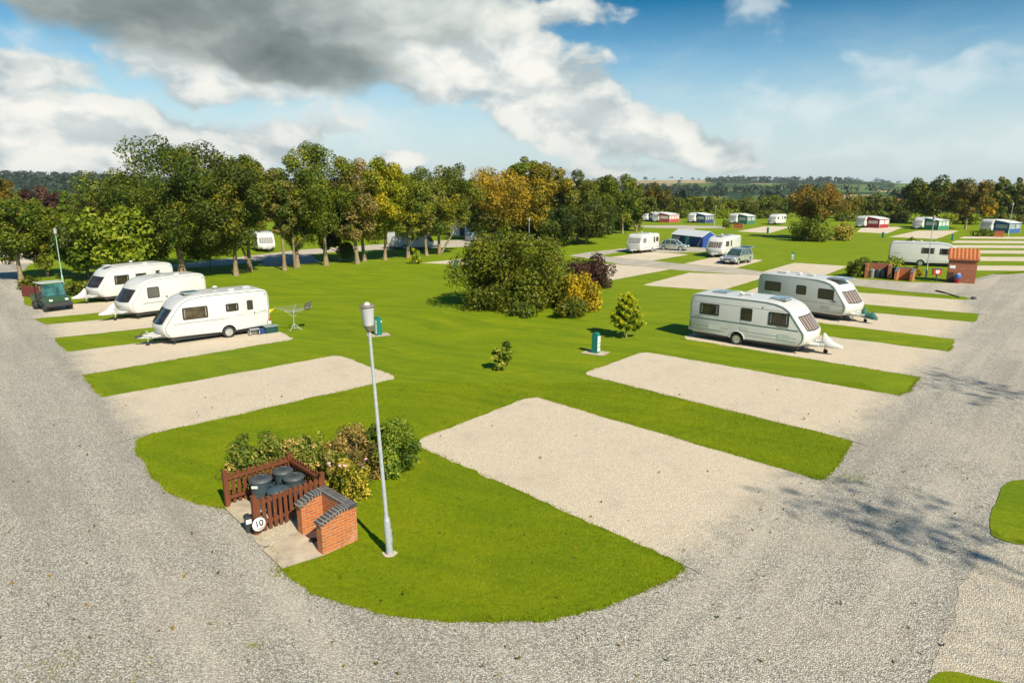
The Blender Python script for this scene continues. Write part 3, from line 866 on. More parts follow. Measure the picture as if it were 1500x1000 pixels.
shrub("huge rounded dark green shrub in the middle of the lawn", 754,448,333,182,'mid',201,group=CB,leaf=.125,k=100,tint=.33,tvar=.15,nmax=85000,cover=10,depth=.85,rc=(.16,.27),shape='round')
shrub("purple leaved shrub behind the golden shrub", 865,421,373,72,'purple',202,group=CB,leaf=.12,k=36,cover=7,shape='round')
shrub("golden yellow leaved shrub beside the huge dark shrub", 850,456,398,66,'gold',203,group=CB,leaf=.11,k=40,cover=7,tint=.55,shape='round')
shrub("low soft green bush at the foot of the golden shrub", 832,464,428,62,'mid',204,group=CB,leaf=.10,k=24,cover=6,tint=.34)
# low growth spilling out at the foot of the big shrub
shrub("low leafy plant spilling out at the foot of the huge dark shrub", 768,463,444,52,'bedgreen',205,group=CB,leaf=.13,k=14,cover=4,tint=.3)
def conifer(label, bx, by, ty, wpx, seed, trunk=True):
    rng = np.random.default_rng(seed); p = G(bx, by); mp = MPP(p); h = HT(bx, by, ty); rx = wpx*mp/2
    o = thing('conifer', label, 'conifer', (p.x, p.y, 0))
    cen, rad, ti = [], [], []
    mb = MB().tube([(0,0,-.1),(0,0,h*.5),(0,0,h*.95)], [.055,.04,.01], 7)
    for i in range(46):
        f = (i/46)**.9; z = h*(.20+.72*f); a = i*2.4; r = rx*(1.0-.72*f)*(.75+.35*rng.random())
        for s_ in (.45, .75, 1.0):
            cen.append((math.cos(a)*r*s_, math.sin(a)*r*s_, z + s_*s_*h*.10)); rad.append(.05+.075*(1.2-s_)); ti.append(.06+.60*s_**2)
        mb.tube([(0,0,z-.05),(math.cos(a)*r, math.sin(a)*r, z+h*.09)], [.012,.004], 4)
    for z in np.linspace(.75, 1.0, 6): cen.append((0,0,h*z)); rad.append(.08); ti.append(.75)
    me = leaf_mesh('foliage', cen, [r*1.2 for r in rad], 13000, .085, rng, tint_c=ti, elong=2.6, up=.6)
    link('foliage', me, LM['ygreen'], o); mb.build('trunk', m_bark, o)
conifer("yellow tipped young conifer on the lawn near the hookup post", 917,495,432,54,211)
shrub("small upright glossy laurel alone on the open lawn", 735,543,500,32,'bedgreen',212,leaf=.12,k=18,depth=1,tint=.62,shape='round',elong=2.2,zlow=.12,cover=5)
shrub("small yellowish shrub at the far edge of the lawn near the avenue", 608,387,362,20,'ygreen',213,leaf=.16,k=12,tint=.55,shape='tall')
shrub("small green bush in front of the white caravan by the brick shed", 1333,361,347,17,'mid',214,leaf=.2,k=9)
RG = 'shrubs round the far right tree'
shrub("dark green bush at the foot of the rusty autumn tree", 1188,353,312,62,'mid',215,group=RG,leaf=.24,k=24,tint=.25)
shrub("pale cream leaved shrub right of the rusty autumn tree", 1230,352,326,46,'olive',216,group=RG,leaf=.22,k=20,tint=.85)
shrub("dense dark hedge bush left of the bins by the brick wall", 1253,405,374,34,'mid',217,leaf=.13,k=22,tint=.38,cover=7)
_a, _b = G(1265.5, 407.2), G(1303, 409.5); _d = (_b-_a).normalized()
HB = _a.lerp(_b, .62) + Vector((-_d.y, _d.x))*2.75
HBH = HT(1266, 407, 388) + .75
shrub("long low hedge growing behind the dark bins by the brick walls", 1300,402.5,383,74,'ygreen',218,leaf=.12,k=30,tint=.40,depth=.26,name='hedge',cat='hedge',cover=7,at=HB,size=(HBH,2.7))
shrub("yellow flowering shrub between the brick water point and the lamp post", 1346,404,388,20,'gold',219,leaf=.12,k=12,tint=.25)
shrub("dark clipped hedge left of the far caravan with a blue awning", 1064,333.5,321,18,'mid',220,leaf=.28,k=10,name='hedge',cat='hedge')
shrub("long clipped hedge in front of the far right caravan", 1440,346,336,36,'mid',221,leaf=.26,k=14,depth=.5,tint=.3,name='hedge',cat='hedge')
shrub("bushy hedge beside the green utility cart", 112,432,408,44,'mid',222,leaf=.14,k=20,tint=.25,name='hedge',cat='hedge')
shrub("leafy shrub growing over the dark red picket fence", 50,422,402,44,'mid',223,leaf=.15,k=18,tint=.35)
# hedges under the far belt
for i, (x, y, ty, w) in enumerate(((950,320,309,60),(1000,320,309,70),(1060,320,309,80),(1130,320,309,80),(1250,324,308,70),(1310,325,310,70),(1395,328,312,90),(1480,328,312,70),(905,337,318,80),(860,344,322,80),(810,346,322,80),(760,348,322,90))):
    shrub("green undergrowth hedge below the far belt of trees" if i < 8 else "dark undergrowth hedge along the foot of the tree belt behind the big shrub", x, y, ty, w, ['olive','mid','ygreen','olive'][i % 4] if i < 8 else 'olive', 230+i, name='hedge', cat='hedge', group='hedges under the far belt' if i < 8 else 'hedges along the middle tree belt', leaf=.42, k=16, depth=.35, cover=3.2, tint=.3)
for i, (x, y, ty, w) in enumerate(((700,338,318,60),(640,345,326,50),(560,350,328,70),(500,352,330,70),(440,350,330,60),(330,362,338,80),(280,366,340,80),(225,372,345,70))):
    shrub("green bush behind the avenue on the far side of the access road", x, y, ty, w, 'mid', 240+i, group='bushes behind the avenue', leaf=.3, k=14, cover=3.2, tint=.4)
# planting round the bin enclosure
NB = 'shrubs planted round the bin enclosure'
shrub("glossy dark green shrub behind the left side of the picket fence", 382,702,630,112,'bed',251,group=NB,leaf=.055,k=40,depth=.55,tint=.42,cover=7,nmax=30000)
shrub("mixed yellow and bronze shrub behind the back corner of the picket fence", 458,697,640,104,'bed',252,group=NB,leaf=.052,k=34,depth=.7,tint=.62,cover=7,nmax=26000)
shrub("dense bronze leaved shrub left of the tall lamp post", 520,696,620,104,'bedbrown',253,group=NB,leaf=.052,k=40,depth=.8,tint=.50,cover=7,nmax=30000)
shrub("fresh green shrub behind the tall lamp post", 572,692,611,84,'bedgreen',254,group=NB,leaf=.055,k=40,depth=.9,tint=.46,cover=7,nmax=30000)
shrub("low bright green shrub filling the gap behind the right side of the picket fence", 490,706,650,76,'bed',257,group=NB,leaf=.05,k=30,depth=.7,tint=.55,cover=7,nmax=18000)
shrub("feathery tall stemmed plant among the shrubs by the picket fence", 470,688,612,18,'bedgreen',256,group=NB,leaf=.06,k=9,shape='tall',tint=.6,cover=2)
vg = shrub("yellow variegated rose bush with pink flowers behind the brick wall", 513,728,674,80,'varieg',255,group=NB,leaf=.05,k=40,depth=.6,tint=.52,tvar=.25,cover=7,nmax=24000)
rng = np.random.default_rng(5)
shr_h = HT(513,728,676); m_pink = mat("pink_petals", (.72,.36,.42), .6, var=.2)
for i in range(11):
    mb = MB(); a = rng.random()*2*PI
    for kk in range(6):
        g = kk*2*PI/6
        M = Matrix.Rotation(g, 4, 'Z') @ Matrix.Rotation(-.5, 4, 'Y')
        mb.grid([[M @ Vector((0,-.012,0)), M @ Vector((0,.012,0))],[M @ Vector((.03,-.025,.008)), M @ Vector((.03,.025,.008))],[M @ Vector((.05,-.012,.0)), M @ Vector((.05,.012,0))]])
    f = mb.build('flower', m_pink, vg, fix=False)
    f.location = ((rng.random()-.5)*.95, -.28+rng.random()*.45, shr_h*(.78+.27*rng.random())); f.rotation_euler = (-.5+rng.random()*.5, rng.random()-.5, a)

# ------------------------------------------------------------------ blades of grass on the nearest lawn and along its edges
def inside(poly, X, Y):
    px_ = np.array([q.x for q in poly]); py_ = np.array([q.y for q in poly])
    r = np.zeros(len(X), bool); j = len(poly)-1
    for i in range(len(poly)):
        c = ((py_[i] > Y) != (py_[j] > Y)) & (X < (px_[j]-px_[i])*(Y-py_[i])/(py_[j]-py_[i]+1e-12)+px_[i])
        r ^= c; j = i
    return r
rng = np.random.default_rng(99)
N0 = 520000
Y = 10.5 + 16.5*rng.random(N0)**1.25; X = -13 + 28*rng.random(N0)
lp = [G(*q) for q in lawn_px + lawn_px2]
ok = inside(lp, X, Y)
for q in PITCHES:
    _d = (q[3]-q[0]).normalized()*1.2
    ok &= ~inside([q[0], q[1], q[2]+_d, q[3]+_d], X, Y)
for q in (P((329,745),(352,729),(420,752),(367,782)), P((384,806),(438,779),(470,768),(523,792),(474,815),(414,834))): ok &= ~inside(q, X, Y)
X, Y = X[ok], Y[ok]
# thicker fringe on the lawn edge, not across the open mouths of the stands
def near_mouth(q, c):
    ia, ib, mb_, ma_ = q
    d1 = (ma_-ia).normalized()*1.6; d0 = (ma_-ia).normalized()*2.0
    e = (mb_-ma_).normalized()*.04
    return bool(inside([ma_-d0+e, mb_-d0-e, mb_+d1-e, ma_+d1+e], np.array([c.x]), np.array([c.y]))[0])
ex, ey = [], []
for i in range(len(lawn_poly)):
    a, b_ = lawn_poly[i], lawn_poly[(i+1) % len(lawn_poly)]
    if max(a.y, b_.y) < 34 and not any(near_mouth(q, (a+b_)/2) for q in PITCHES):
        L = (b_-a).length; k = int(L*95)
        if k:
            tt = rng.random(k); ex += list(a.x+(b_.x-a.x)*tt+rng.normal(size=k)*.045); ey += list(a.y+(b_.y-a.y)*tt+rng.normal(size=k)*.045)
for q in PITCHES:
    for a, b_ in ((q[0], q[1]), (q[1], q[2]), (q[0], q[3])):
        if min(a.y, b_.y) < 30:
            L = (b_-a).length; k = int(L*70); tt = rng.random(k)
            w = rng.normal(size=k)*.05
            ex += list(a.x+(b_.x-a.x)*tt+w); ey += list(a.y+(b_.y-a.y)*tt+rng.normal(size=k)*.05)
# weeds scattered in the gravel
for cx_, cy_, s_, k in [(G(px_, py_).x, G(px_, py_).y, s2, k2) for px_, py_, s2, k2 in ((90,965,.22,60),(70,1000,.35,120),(372,948,.10,30),(205,985,.2,50),(330,745,.15,60),(410,838,.12,80),(1250,700,.2,90),(1210,705,.25,70),(480,700,.2,0),(1345,556,.2,40),(1420,690,.3,60),(1440,470,.6,40),(960,850,.12,20))]:
    ex += list(cx_+rng.normal(size=k)*s_); ey += list(cy_+rng.normal(size=k)*s_)
ne = len(ex)
X = np.concatenate([X, ex]); Y = np.concatenate([Y, ey]); n = len(X)
hgt = .014 + .024*rng.random(n); hgt[-ne:] = .025+.045*rng.random(ne)
wd = .004 + .006*rng.random(n) + Y*.0003
a = rng.random(n)*2*PI; ln = rng.random(n)*.9*hgt; a2 = rng.random(n)*2*PI
vs = np.zeros((n, 3, 3))
vs[:, 0, 0] = X-np.cos(a)*wd; vs[:, 0, 1] = Y-np.sin(a)*wd; vs[:, 0, 2] = .008
vs[:, 1, 0] = X+np.cos(a)*wd; vs[:, 1, 1] = Y+np.sin(a)*wd; vs[:, 1, 2] = .008
vs[:, 2, 0] = X+np.cos(a2)*ln; vs[:, 2, 1] = Y+np.sin(a2)*ln; vs[:, 2, 2] = hgt+.008
me = bpy.data.meshes.new('grass')
me.vertices.add(n*3); me.vertices.foreach_set('co', vs.ravel())
me.loops.add(n*3); me.loops.foreach_set('vertex_index', np.arange(n*3, dtype=np.int32))
me.polygons.add(n); me.polygons.foreach_set('loop_start', np.arange(0, n*3, 3, dtype=np.int32))
pt = np.array([mnoise.noise(Vector((x*.6, y*.6, 0)))*.5+mnoise.noise(Vector((x*3, y*3, 2)))*.25 for x, y in zip(X, Y)])
ti = np.clip(.43 + pt*.75 + rng.normal(size=n)*.17, 0, 1).astype(np.float32)
at = me.attributes.new('tint', 'FLOAT', 'POINT'); at.data.foreach_set('value', np.repeat(ti, 3))
me.update(calc_edges=True); me.validate()
tag(link('grass', me, m_blade), "short mown grass blades on the nearest lawn", 'grass', kind='stuff')

# fallen leaves and bits on the gravel
rng = np.random.default_rng(3)
n = 420
qx = rng.random(n)*1500; qy = 560+rng.random(n)*440
cen = [(*GZ(x_, y_, .02),) for x_, y_ in zip(qx, qy)]
me = leaf_mesh('leaf_litter', cen, [.02]*n, n, .045, rng, tint_c=rng.random(n), zmin=.026)
tag(link('leaf_litter', me, LM['rust']), "small fallen leaves scattered over gravel and lawn", 'leaf litter', kind='stuff')

# woods on the distant hills: one mass
rng = np.random.default_rng(8)
cen, rad, ti = [], [], []
tries = 0
while len(cen) < 2600 and tries < 60000:
    tries += 1
    a = math.radians(-46+92*rng.random()); r = 360 + 2500*rng.random()**.8
    x, y = r*math.sin(a), r*math.cos(a)
    cv_ = cover(x, y)
    hedge = rng.random() < .05 and (abs((r/210 + .6*math.sin(math.degrees(a)*1.3)) % 1) < .10)
    if cv_ == WOOD or hedge or (r > 2560 and rng.random() < .25):
        s_ = 5+4*rng.random()
        cen.append((x, y, land_z(x, y)+s_*.7)); rad.append(s_); ti.append(.35+.2*rng.normal())
me = leaf_mesh('far_wood', cen, rad, 52000, 3.6, rng, tint_c=ti, up=.7, zmin=-50, elong=1.2)
m_far = leaf_mat("far_wood_leaves", [(0, (.012,.026,.012)), (.5, (.026,.052,.020)), (1, (.07,.09,.03))], .1)
tag(link('far_wood', me, m_far), "dark woods and hedgerows covering the distant hills", 'woodland', kind='stuff')
# ------------------------------------------------------------------ materials for made things
m_white = mat("white_panel_paint", (.585, .58, .56), .34, var=.03, vscale=1.4, coat=.3, dirt=(.62, .60, .53, .35))
m_cream = mat("cream_panel_paint", (.56, .54, .475), .38, var=.03, vscale=1.4, coat=.25, dirt=(.60, .57, .48, .4))
m_mint = mat("cool_white_panel_paint", (.56, .595, .56), .36, var=.03, vscale=1.4, coat=.25, dirt=(.55, .56, .50, .35))
m_trim = mat("grey_trim", (.13, .14, .14), .5)
m_ltrim = mat("pale_grey_trim", (.30, .31, .31), .5)
m_green_line = mat("dark_green_stripe", (.060, .120, .110), .45)
m_black = mat("black_rubber", (.022, .022, .022), .7)
m_dark = mat("dark_plastic", (.035, .036, .037), .5)
m_under = mat("chassis_dark", (.05, .05, .048), .7)
m_alloy = mat("alloy_rim", (.62, .63, .63), .32, metal=.75)
m_galv = mat("galvanised_steel", (.46, .49, .51), .48, metal=.35, var=.10, vscale=14)
m_redl = mat("red_lamp_lens", (.42, .02, .015), .2)
m_clear = mat("headlamp_lens", (.75, .77, .78), .12)
m_amber = mat("amber_lens", (.60, .22, .02), .25)
def glass(name, col=(.015, .016, .015), rough=.06, alpha=None):
    m, nt, b, out = new_mat(name); t = NT(nt)
    c = t.ramp(t.noise(t.obj(), 2.6, 3), [(.35, tuple(x*.55 for x in col)), (.65, tuple(x*1.7 for x in col))])
    t.l(c, b.inputs['Base Color']); b.inputs['Roughness'].default_value = rough
    b.inputs['Specular IOR Level'].default_value = .55
    if alpha is not None: b.inputs['Alpha'].default_value = alpha
    return m
m_glass = glass("tinted_glass", (.030, .024, .018))
m_glassb = glass("brown_tinted_glass", (.060, .045, .028))
m_glassg = glass("screen_glass", (.035, .060, .060))
m_pane = glass("clear_pane", (.020, .018, .016), .05, .30)
m_lens = glass("rooflight_glass", (.14, .19, .24), .10)
def curtain(name, a, b_, sc=17):
    m, nt, b, out = new_mat(name); t = NT(nt)
    w = t.n('ShaderNodeTexWave', wave_type='BANDS', bands_direction='Y')
    t.l(t.obj(), w.inputs[0]); w.inputs['Scale'].default_value = sc/6; w.inputs['Distortion'].default_value = .6; w.inputs['Detail'].default_value = 2
    t.l(t.ramp(w.outputs['Fac'], [(.15, a), (.75, b_)]), b.inputs['Base Color']); b.inputs['Roughness'].default_value = .9
    return m
m_cur_red = curtain("rose_curtain", (.20, .115, .095), (.46, .40, .37), 6)
m_cur_net = curtain("net_curtain", (.34, .33, .30), (.72, .70, .65), 8)
m_cur_tan = curtain("tan_blind", (.22, .18, .12), (.34, .29, .20), 4)

def resample_prof(pts, r=.0):
    return pts

def caravan(label, pos, heading, L=6.0, Wd=2.25, H=2.56, group='touring caravans on the pitches', paint=None, side=None, windows=(), front='one', door=None,
            wheel=.43, stripe=None, edge=None, hitch='white', rooflights=(), fwin=None, cur=None, awning_rail=True, lockers=(), rake=.52, nose=1.0, marks=(), detail=True, rear_win=False, roof='round'):
    """touring caravan; local x = forward from its tail, y = left; pos = ground point of the tail's centre line"""
    paint = paint or m_white
    side = side or paint
    h = Vector((heading[0], heading[1])).normalized()
    rz = math.atan2(h.y, h.x)
    o = thing('touring_caravan', label, 'caravan', (pos[0], pos[1], 0), rz, group)
    zf = .40
    wx = L*wheel
    R = .40
    hw = Wd/2
    # side profile, from front bottom over the roof to the tail
    k = rake
    top = H
    if roof == 'round':
        prof = [(L-.46, zf), (L-.22, zf+.06), (L-.07, zf+.22), (L-.005, .82), (L, nose), (L-.05, nose+.14), (L-.05-k, 1.93), (L-.16-k, 2.08), (L-.34-k, 2.24), (L-.62-k, 2.39), (L-1.0-k, top-.07), (L-1.5-k, top-.015), (L-2.1-k, top)]
    else:
        prof = [(L-.30, zf), (L-.10, zf+.05), (L-.02, zf+.18), (L, .70), (L-.01, nose), (L-.06, nose+.05), (L-.06-k, 2.02), (L-.10-k, 2.20), (L-.20-k, 2.36), (L-.34-k, 2.47), (L-.6-k, top-.02), (L-1.0-k, top)]
    prof += [(L*.45, top+.0), (.55, top-.005), (.30, top-.035), (.14, top-.11), (.05, top-.26), (.0, top-.55), (.0, 1.2), (.05, .75), (.13, .52), (.22, zf)]
    nb = len(prof)
    arch = [(wx-R*math.cos(a), zf-.06+R*math.sin(a)) for a in np.linspace(.12, PI-.12, 9)]
    prof_full = prof + [(wx-R-.05, zf)] + arch + [(wx+R+.05, zf)]
    # inward offset
    n = len(prof_full)
    def inset(r):
        res = []
        for i in range(n):
            a, b_, c = Vector(prof_full[i-1]), Vector(prof_full[i]), Vector(prof_full[(i+1) % n])
            e1, e2 = (b_-a).normalized(), (c-b_).normalized()
            n1, n2 = Vector((-e1.y, e1.x)), Vector((-e2.y, e2.x))
            m_ = (n1+n2); 
            if m_.length < 1e-3: m_ = n1
            m_ = m_/max(.4, m_.length_squared)*2 if m_.length_squared > 1e-6 else n1
            lim = .0 if nb <= i else 1.0
            res.append((b_.x + m_.x*r*lim, b_.y + m_.y*r*lim))
        return res
    bul = .17 if front != 'flat' else .05
    def bx_(x, y, z):
        w = sm(L-1.9, L-.2, x)*(1 - .35*sm(2.0, top, z))
        return x + bul*w*(1-(y/hw)**2) - bul*w*.35
    rr = .085
    rings = []
    for y, ins in ((-hw, rr), (-hw+rr*.3, rr*.3), (-hw+rr, 0), (-hw*.66, 0), (-hw*.33, 0), (0, 0), (hw*.33, 0), (hw*.66, 0), (hw-rr, 0), (hw-rr*.3, rr*.3), (hw, rr)):
        rings.append([(bx_(x, y, z), y, z + (.018*(1-(y/hw)**2) if z > top-.1 else 0)) for x, z in inset(ins)])
    mb = MB()
    vs = [p for r in rings for p in r]
    fs = [(i*n+j, i*n+(j+1) % n, (i+1)*n+(j+1) % n, (i+1)*n+j) for i in range(len(rings)-1) for j in range(n)]
    mb.add(vs, fs, 0, True)
    mb.add(rings[0], [tuple(range(n))], 1); mb.add(rings[-1], [tuple(range(n))], 1)
    body = mb.build('body', [paint, side], o, weld=True)
    body.data.set_sharp_from_angle(angle=math.radians(38))
    ins0 = inset(rr)
    # dark floor and chassis
    c = MB().box(.30, -hw+.16, zf-.16, L-.42, hw-.16, zf-.012)
    c.box(.1, -hw+.5, zf-.20, .3, hw-.5, zf-.04)
    c.tube([(wx, -hw+.06, .32), (wx, hw-.06, .32)], .05, 8)
    c.build('chassis', m_under, o)
    # wheels
    for s_ in (-1, 1):
        yo = s_*(hw-.10)
        w = MB().lathe([(.30, -.09), (.325, -.05), (.325, .05), (.30, .09), (.21, .09), (.19, .0), (.21, -.09), (.30, -.09)], 22, (wx, yo, .325), axis='y', cap=False).lathe([(.001, -.02), (.20, -.02), (.20, .02), (.001, .02)], 18, (wx, yo, .325), axis='y')
        ww = w.build('wheel', m_black, o)
        rm = MB().lathe([(.02, .055), (.06, .06), (.075, .045)], 12, (wx, yo, .325), axis='y')
        if s_ < 0: rm = MB().lathe([(.02, -.055), (.06, -.06), (.075, -.045)], 12, (wx, yo, .325), axis='y')
        for q in range(5):
            a = q*2*PI/5 + .3
            M = Matrix.Translation((wx, yo+s_*.035, .325)) @ Matrix.Rotation(a, 4, 'Y')
            rm.box(.03, -.015, -.035, .19, .015, .035, M=M)
        rm.lathe([(.175, s_*.03), (.205, s_*.075), (.21, s_*.085)], 22, (wx, yo, .325), axis='y')
        rm.build('rim', m_alloy, ww, fix=False)
        lip = MB()
        pts = [(wx-(R+.02)*math.cos(a), s_*(hw+.006), zf-.06+(R+.02)*math.sin(a)) for a in np.linspace(.1, PI-.1, 14)]
        lip.tube(pts, .028, 6); lip.build('wheel_arch', side, o)
    # windows
    def window(spec):
        sd_, x0, x1, z0, z1 = spec[:5]; st = spec[5] if len(spec) > 5 else 'dark'
        y = sd_*hw
        r_ = .085 if st != 'square' else .03
        fr = MB().prism(rrect(x0, x1, z0, z1, r_), y-sd_*.01, y+sd_*.016).build('window', m_black, o)
        e = .045
        if st in ('tan', 'net'):
            MB().prism(rrect(x0+e, x1-e, z0+e, z1-e, r_*.7), y, y+sd_*.020).build('blind', m_cur_tan if st == 'tan' else m_cur_net, fr)
            MB().prism(rrect(x0+e*.8, x1-e*.8, z0+e*.8, z1-e*.8, r_*.7), y+sd_*.021, y+sd_*.026).build('pane', m_pane, fr)
        else:
            MB().prism(rrect(x0+e, x1-e, z0+e, z1-e, r_*.7), y, y+sd_*.024).build('pane', m_glassb if st == 'brown' else m_glass, fr)
            if st in ('dark', 'brown', 'square') and detail and x1-x0 > .6:
                MB().box(x0+.10, y+sd_*.0245, z0+.09, x0+.13, y+sd_*.027, z1-.09).build('curtain_edge', m_ltrim, fr)
                MB().box(x1-.13, y+sd_*.0245, z0+.09, x1-.10, y+sd_*.027, z1-.09).build('curtain_edge', m_ltrim, fr)
    for w_ in windows: window(w_)
    # front window(s) following the curved front
    if fwin is None: fwin = (.06, .93, -.86, .86)
    s0, s1, y0, y1 = fwin
    ia, ib = (5, 6)
    A_, B_ = Vector((prof[ia][0], prof[ia][1])), Vector((prof[ib][0], prof[ib][1]))
    nn = Vector(((B_-A_).y, -(B_-A_).x)).normalized()
    if nn.x < 0: nn = -nn
    def fpatch(sa, sb, ya, yb, off, th=.008):
        rows, rows2 = [], []
        ny, ns = 9, 5
        for i in range(ns):
            f = sa + (sb-sa)*i/(ns-1); r0_, r1_ = [], []
            for j in range(ny):
                g = j/(ny-1); y = ya + (yb-ya)*g
                # slightly curved lower edge
                ff = f + (.05*(1-(2*g-1)**2)*(-1) if i == 0 else 0)
                q = A_.lerp(B_, ff)
                x = bx_(q.x, y, q.y)
                r0_.append((x+nn.x*off, y, q.y+nn.y*off)); r1_.append((x+nn.x*(off-th-.05), y, q.y+nn.y*(off-th-.05)))
            rows.append(r0_); rows2.append(r1_)
        m_ = MB().grid(rows)
        nvr = ny
        rim = [rows[0], rows2[0]]; m_.grid(rim, smooth=False); m_.grid([rows[-1], rows2[-1]], smooth=False)
        m_.grid([[r[0] for r in rows], [r[0] for r in rows2]], smooth=False); m_.grid([[r[-1] for r in rows], [r[-1] for r in rows2]], smooth=False)
        return m_
    panes = {'one': [(y0, y1)], 'flat': [(y0, y1)], 'three': [(y0, y0+(y1-y0)*.24), (y0+(y1-y0)*.27, y0+(y1-y0)*.73), (y0+(y1-y0)*.76, y1)]}[front]
    for ya, yb in panes:
        fr = fpatch(s0, s1, ya, yb, .012).build('front_window', m_black, o)
        if cur is not None:
            fpatch(s0+.05, s1-.05, ya+.04, yb-.04, .018).build('curtain', cur, fr)
            fpatch(s0+.03, s1-.03, ya+.03, yb-.03, .024, .003).build('pane', m_pane, fr)
        else:
            fpatch(s0+.05, s1-.05, ya+.04, yb-.04, .020).build('pane', m_glass, fr)
    # awning rail / edge trim round the side
    if edge is not None:
        for s_ in (-1, 1):
            idx = range(1, nb-1)
            pts = [(bx_(ins0[i][0], s_*hw, ins0[i][1]), s_*(hw+.002), ins0[i][1]) for i in idx]
            MB().tube(pts, .016, 6).build('edge_trim', edge, o)
    if stripe:
        for (z, th, x0, x1, m_) in stripe:
            for s_ in (-1, 1):
                mbs = MB().box(x0, s_*hw-.004, z-th/2, x1, s_*hw+.005, z+th/2)
                mbs.build('side_stripe', m_, o)
    if door:
        sd_, x0, x1, wz0, wz1 = door
        y = sd_*hw
        MB().prism(rrect(x0-.012, x1+.012, zf+.05, 2.20, .10), y, y+sd_*.004).build('door_seal', m_ltrim, o)
        d = MB().prism(rrect(x0, x1, zf+.06, 2.19, .10), y, y+sd_*.012).build('door', side, o)
        f = MB().prism(rrect(x0+.13, x1-.13, wz0, wz1, .06), y, y+sd_*.02).build('window', m_black, d)
        MB().box(x0+.05, y+sd_*.012, 1.18, x0+.10, y+sd_*.035, 1.30).build('handle', m_dark, d)
        MB().box(x1+.06, y, 1.0, x1+.09, y+sd_*.035, 1.5).build('grab_handle', m_white, o)
    for (sd_, x0, x1, z0, z1) in lockers:
        y = sd_*hw
        l = MB().prism(rrect(x0-.012, x1+.012, z0-.012, z1+.012, .04), y, y+sd_*.004).build('locker', m_ltrim, o)
        MB().prism(rrect(x0, x1, z0, z1, .04), y, y+sd_*.010).build('locker_door', side, l)
    for mk in marks:                                    # small decals on the side
        sd_, pts, m_ = mk
        y = sd_*hw
        mm = MB().prism(pts, y-sd_*.003, y+sd_*.004)
        mm.build('side_decal', m_, o)
    # roof
    for (x, lx, wy, m_) in rooflights:
        rl = MB().box(x-lx/2-.05, -wy/2-.05, top-.01, x+lx/2+.05, wy/2+.05, top+.055, b=.02).build('rooflight', m_ltrim, o)
        MB().box(x-lx/2, -wy/2, top+.04, x+lx/2, wy/2, top+.10, b=.03).build('dome', m_, rl)
    if detail:
        MB().box(L*.30, .3, top, L*.30+.30, .6, top+.09, b=.03).build('roof_vent', paint, o)
        ae = MB().tube([(L*.42, -.5, top), (L*.42, -.5, top+.10)], .03, 8).lathe([(.0, .10), (.13, .11), (.15, .14), (.10, .19), (0, .21)], 14, (L*.42, -.5, top))
        ae.build('aerial', paint, o)
        # marker lamps and gutter lights
        for s_ in (-1, 1):
            MB().box(.22, s_*hw-.003, 2.22, .29, s_*hw+.02, 2.27).build('marker_lamp', m_dark, o)
    MB().box(-.03, -hw+.10, .66, .05, -hw+.34, 1.02, b=.015).build('tail_lamp', m_redl, o)
    MB().box(-.03, hw-.34, .66, .05, hw-.10, 1.02, b=.015).build('tail_lamp', m_redl, o)
    bp = MB().box(-.06, -hw+.06, .46, .16, hw-.06, .64, b=.03); bp.build('rear_bumper', paint, o)
    # A-frame, jockey wheel, hitch
    hx = L + .98
    af = MB()
    for s_ in (-1, 1): af.tube([(L-.9, s_*.72, .40), (hx-.12, s_*.05, .43)], .045, 6)
    af.tube([(hx-.3, 0, .44), (hx, 0, .45)], .05, 8)
    af.box(L-.16, -.52, .44, L+.40, .52, .50)
    af.build('drawbar', m_galv, o)
    MB().prism([(L-.25, -.62), (L+.05, -.60), (hx-.28, -.12), (hx-.28, .12), (L+.05, .60), (L-.25, .62)], .505, .56, 'xy').build('fairing', paint, o)
    jw = MB().tube([(L+.52, .20, .12), (L+.52, .20, .78)], .028, 8).tube([(L+.52, .20, .78), (L+.60, .20, .78)], .02, 6)
    jwo = jw.build('jockey_leg', m_galv, o)
    MB().lathe([(.03, -.035), (.10, -.035), (.115, 0), (.10, .035), (.03, .035)], 14, (L+.56, .20, .115), axis='y').build('jockey_wheel', m_black, jwo)
    for s_ in (-1, 1):
        MB().tube([(L-.75, s_*(hw-.25), .36), (L-.55, s_*(hw-.25), .04)], .022, 6).box(L-.62, s_*(hw-.25)-.06, .0, L-.48, s_*(hw-.25)+.06, .03).build('corner_steady', m_under, o)
        MB().tube([(.55, s_*(hw-.25), .36), (.35, s_*(hw-.25), .04)], .022, 6).box(.28, s_*(hw-.25)-.06, .0, .42, s_*(hw-.25)+.06, .03).build('corner_steady', m_under, o)
    if hitch in ('white', 'green'):
        m_ = m_white if hitch == 'white' else mat("green_canvas", (.035, .130, .115), .7, bump=.3)
        x0 = L+.42
        if hitch == 'white':
            hm = MB()
            sec = [(x0, .16, .44, 1.08), (x0+.10, .19, .40, 1.10), (x0+.30, .20, .38, .88), (x0+.55, .17, .40, .70), (x0+.80, .12, .42, .60), (x0+.98, .05, .44, .54)]
        else:
            sec = [(x0-.02, .12, .36, .80), (x0+.10, .20, .34, 1.02), (x0+.22, .17, .34, .74), (x0+.45, .20, .33, .66), (x0+.62, .16, .30, .78), (x0+.80, .14, .30, .62), (x0+.95, .05, .28, .46)]
            hm = MB()
        rows = []
        for (x, w_, zb, zt) in sec:
            rows.append([(x, -w_, zb), (x, -w_*.95, zb+(zt-zb)*.45), (x, -w_*.35, zt-.03), (x, 0, zt), (x, w_*.35, zt-.03), (x, w_*.95, zb+(zt-zb)*.45), (x, w_, zb), (x, -w_, zb)])
        hm.grid(rows); hm.add(rows[0][:7], [tuple(range(7))]); hm.add(rows[-1][:7], [tuple(range(7))])
